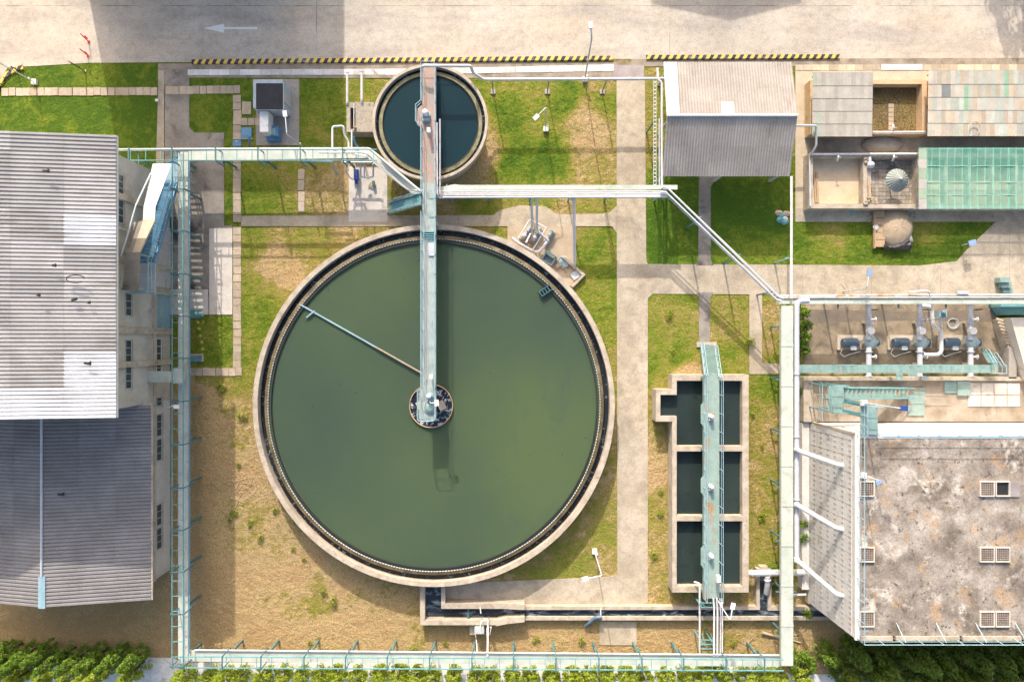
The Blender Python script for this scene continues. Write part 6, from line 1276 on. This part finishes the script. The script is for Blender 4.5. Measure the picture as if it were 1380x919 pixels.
for k, (x, y, h_, r_, lb) in enumerate(((1076.5, 422, 1.6, .42, 'northernmost leafy bush'), (1077, 440, 1.8, .5, 'second leafy bush from the north'), (1077, 455, 1.7, .52, 'third leafy bush from the north'), (1076, 472, 1.5, .42, 'southernmost leafy bush'))): tree('leafy_bush', lb+' in the strip between thick grey pipe and pump yard', 'bush', P(x, y), h_, r_, 'leaf_mid', 80+k, 'round', 30, 22, .10, 'bushes beside the pump yard')
for k, (x, y, h_, r_, lb) in enumerate(((1077, 525, .9, .35, 'small weed beside the northern end of the slatted wall trough'), (1078, 700, 1.2, .4, 'green weed clump beside the middle of the slatted wall'), (1078, 722, 1.3, .42, 'taller green weed clump south of the middle of the slatted wall'), (1083, 822, .8, .45, 'weed hanging over the channel near the slatted wall'), (1041, 764, .6, .5, 'low lime weed behind the little side channel'), (1046, 790, .6, .4, 'low weed between the side channel and the wide duct'))): tree('weed', lb, 'weed', P(x, y), h_, r_, 'leaf_mid', 90+k, 'round', 22, 18, .08)
tree('broad_tree', 'broad tree just beyond the north-east end of the road, only its shade on the road', 'tree', P(1338, -150), 7.5, 2.6, 'leaf_dark', 111, 'round', 150, 30, .16)
rn = random.Random(8)                                   # scraps that lie on the sheet roofs
for k, (x, y, z, L, lb) in enumerate(((62, 231, 12.0, .45, 'dark scrap lying on the pale hall roof, northernmost'), (73, 358, 11.9, .3, 'small dark scrap lying on the middle of the pale hall roof'), (52, 398, 12.1, .25, 'small dark scrap near the west side of the pale hall roof'), (100, 404, 11.6, .4, 'dark scrap on the pale hall roof below the dark hoop'), (120, 408, 11.5, .2, 'tiny dark scrap beside the longer one on the pale hall roof'), (82, 666, 5.85, .5, 'dark torn scrap on the shaded annex roof near its ridge'), (118, 490, 11.5, .5, 'dark scrap near the bright patches of the pale hall roof'))):
    c = P(x, y, z+.16); single('roof_scrap', MB().cbox(c, L, .16, .05, rn.uniform(-.3, .3)).cbox(c+Vector((L*.3, .06, .02)), L*.5, .12, .05, rn.uniform(.2, .8)), 'black', lb, 'scrap')
c = P(103, 376, 11.75); single('wire_hoop', MB().tube([(c.x+.62*math.cos(a_*.55), c.y+.26*math.sin(a_*.55), 11.85) for a_ in range(11)], .035, 6), 'black', 'dark oval wire hoop lying on the pale hall roof', 'wire')
rn = random.Random(77)                                  # tussocks that stand out of the dry ground
pr_ = [tree('grass_tussock', 'x', 'tussock', (0, 0, 0), .3, .38, 'leaf_lime', 100+k, 'round', 12, 12, .07) for k in range(3)]
sp = [(435, 798), (452, 806), (398, 740), (410, 752), (318, 690), (310, 698), (355, 720), (340, 702), (365, 890-8), (420, 868), (560, 880-8), (372, 690), (325, 630), (330, 560), (300, 520), (885, 745), (886, 690), (888, 660), (1018, 560), (1030, 600), (1025, 700), (820, 520), (815, 640), (810, 470), (905, 470), (900, 420), (760, 425-10), (1010, 460), (720, 862), (780, 866), (600, 870), (990, 862), (1005, 878)]
grow(pr_, [(x+rn.uniform(-4, 4), y+rn.uniform(-4, 4), None) for x, y in sp], '', 'low green tussock standing out of dry ground', 'tussock', 'tussocks on dry ground', rn, .5, 1.0)

# short grass and straw blades over the lawns: uncountable
rn = random.Random(4); m_ = MB(); m_.v = []
paths_ = [(829, 106, 873, 817), (325, 288, 831, 306), (873, 355, 1500, 402), (214, 94, 302, 306), (253, 300, 313, 424), (470, 225, 522, 299), (342, 105, 405, 198), (598, 777, 873, 842), (684, 280, 790, 390), (1072, 80, 1500, 300), (1010, 395, 1029, 504), (1010, 489, 1055, 504), (941, 236, 969, 470), (1084, 396, 1500, 870), (880, 500, 1012, 812), (566, 780, 1120, 842), (-50, -50, 1500, 100), (314, 118, 326, 500), (0, 118, 326, 130), (808, 836, 858, 870), (0, 884, 1500, 950), (0, 175, 228, 830), (466, 136, 508, 180), (1290, 296, 1500, 402)]
vs_, fs_ = [], []
k = 0
while k < 42000:
    x, y = rn.uniform(-5, 1385), rn.uniform(84, 886); k += 1
    if any(a <= x <= c and b_ <= y <= d_ for a, b_, c, d_ in paths_): continue
    if (x-587)**2+(y-544)**2 < 238**2 or (x-586)**2+(y-179)**2 < 76**2: continue
    if x > 1072 and y > 402: continue
    p = P(x, y, .02); a_ = rn.uniform(0, 6.28); L = rn.uniform(.08, .2); u = Vector((math.cos(a_), math.sin(a_), 0)); v_ = Vector((-u.y, u.x, 0)); o = len(vs_); up = Vector((0, 0, rn.uniform(.04, .13)))
    vs_ += [p-v_*.016, p+v_*.016, p+u*L+up]; fs_.append((o, o+1, o+2))
m_.v = vs_; m_.f = fs_; m_.t = [None]*len(fs_); go2 = m_.build('grass', 'ground_blades', None, kind='stuff')
ga = go2.data.attributes.new('dry', 'FLOAT', 'POINT'); vals = []
for i in range(0, len(vs_), 3): q = dryness(690+vs_[i].x*S, 459.5-vs_[i].y*S); vals += [q]*3
ga.data.foreach_set('value', vals)
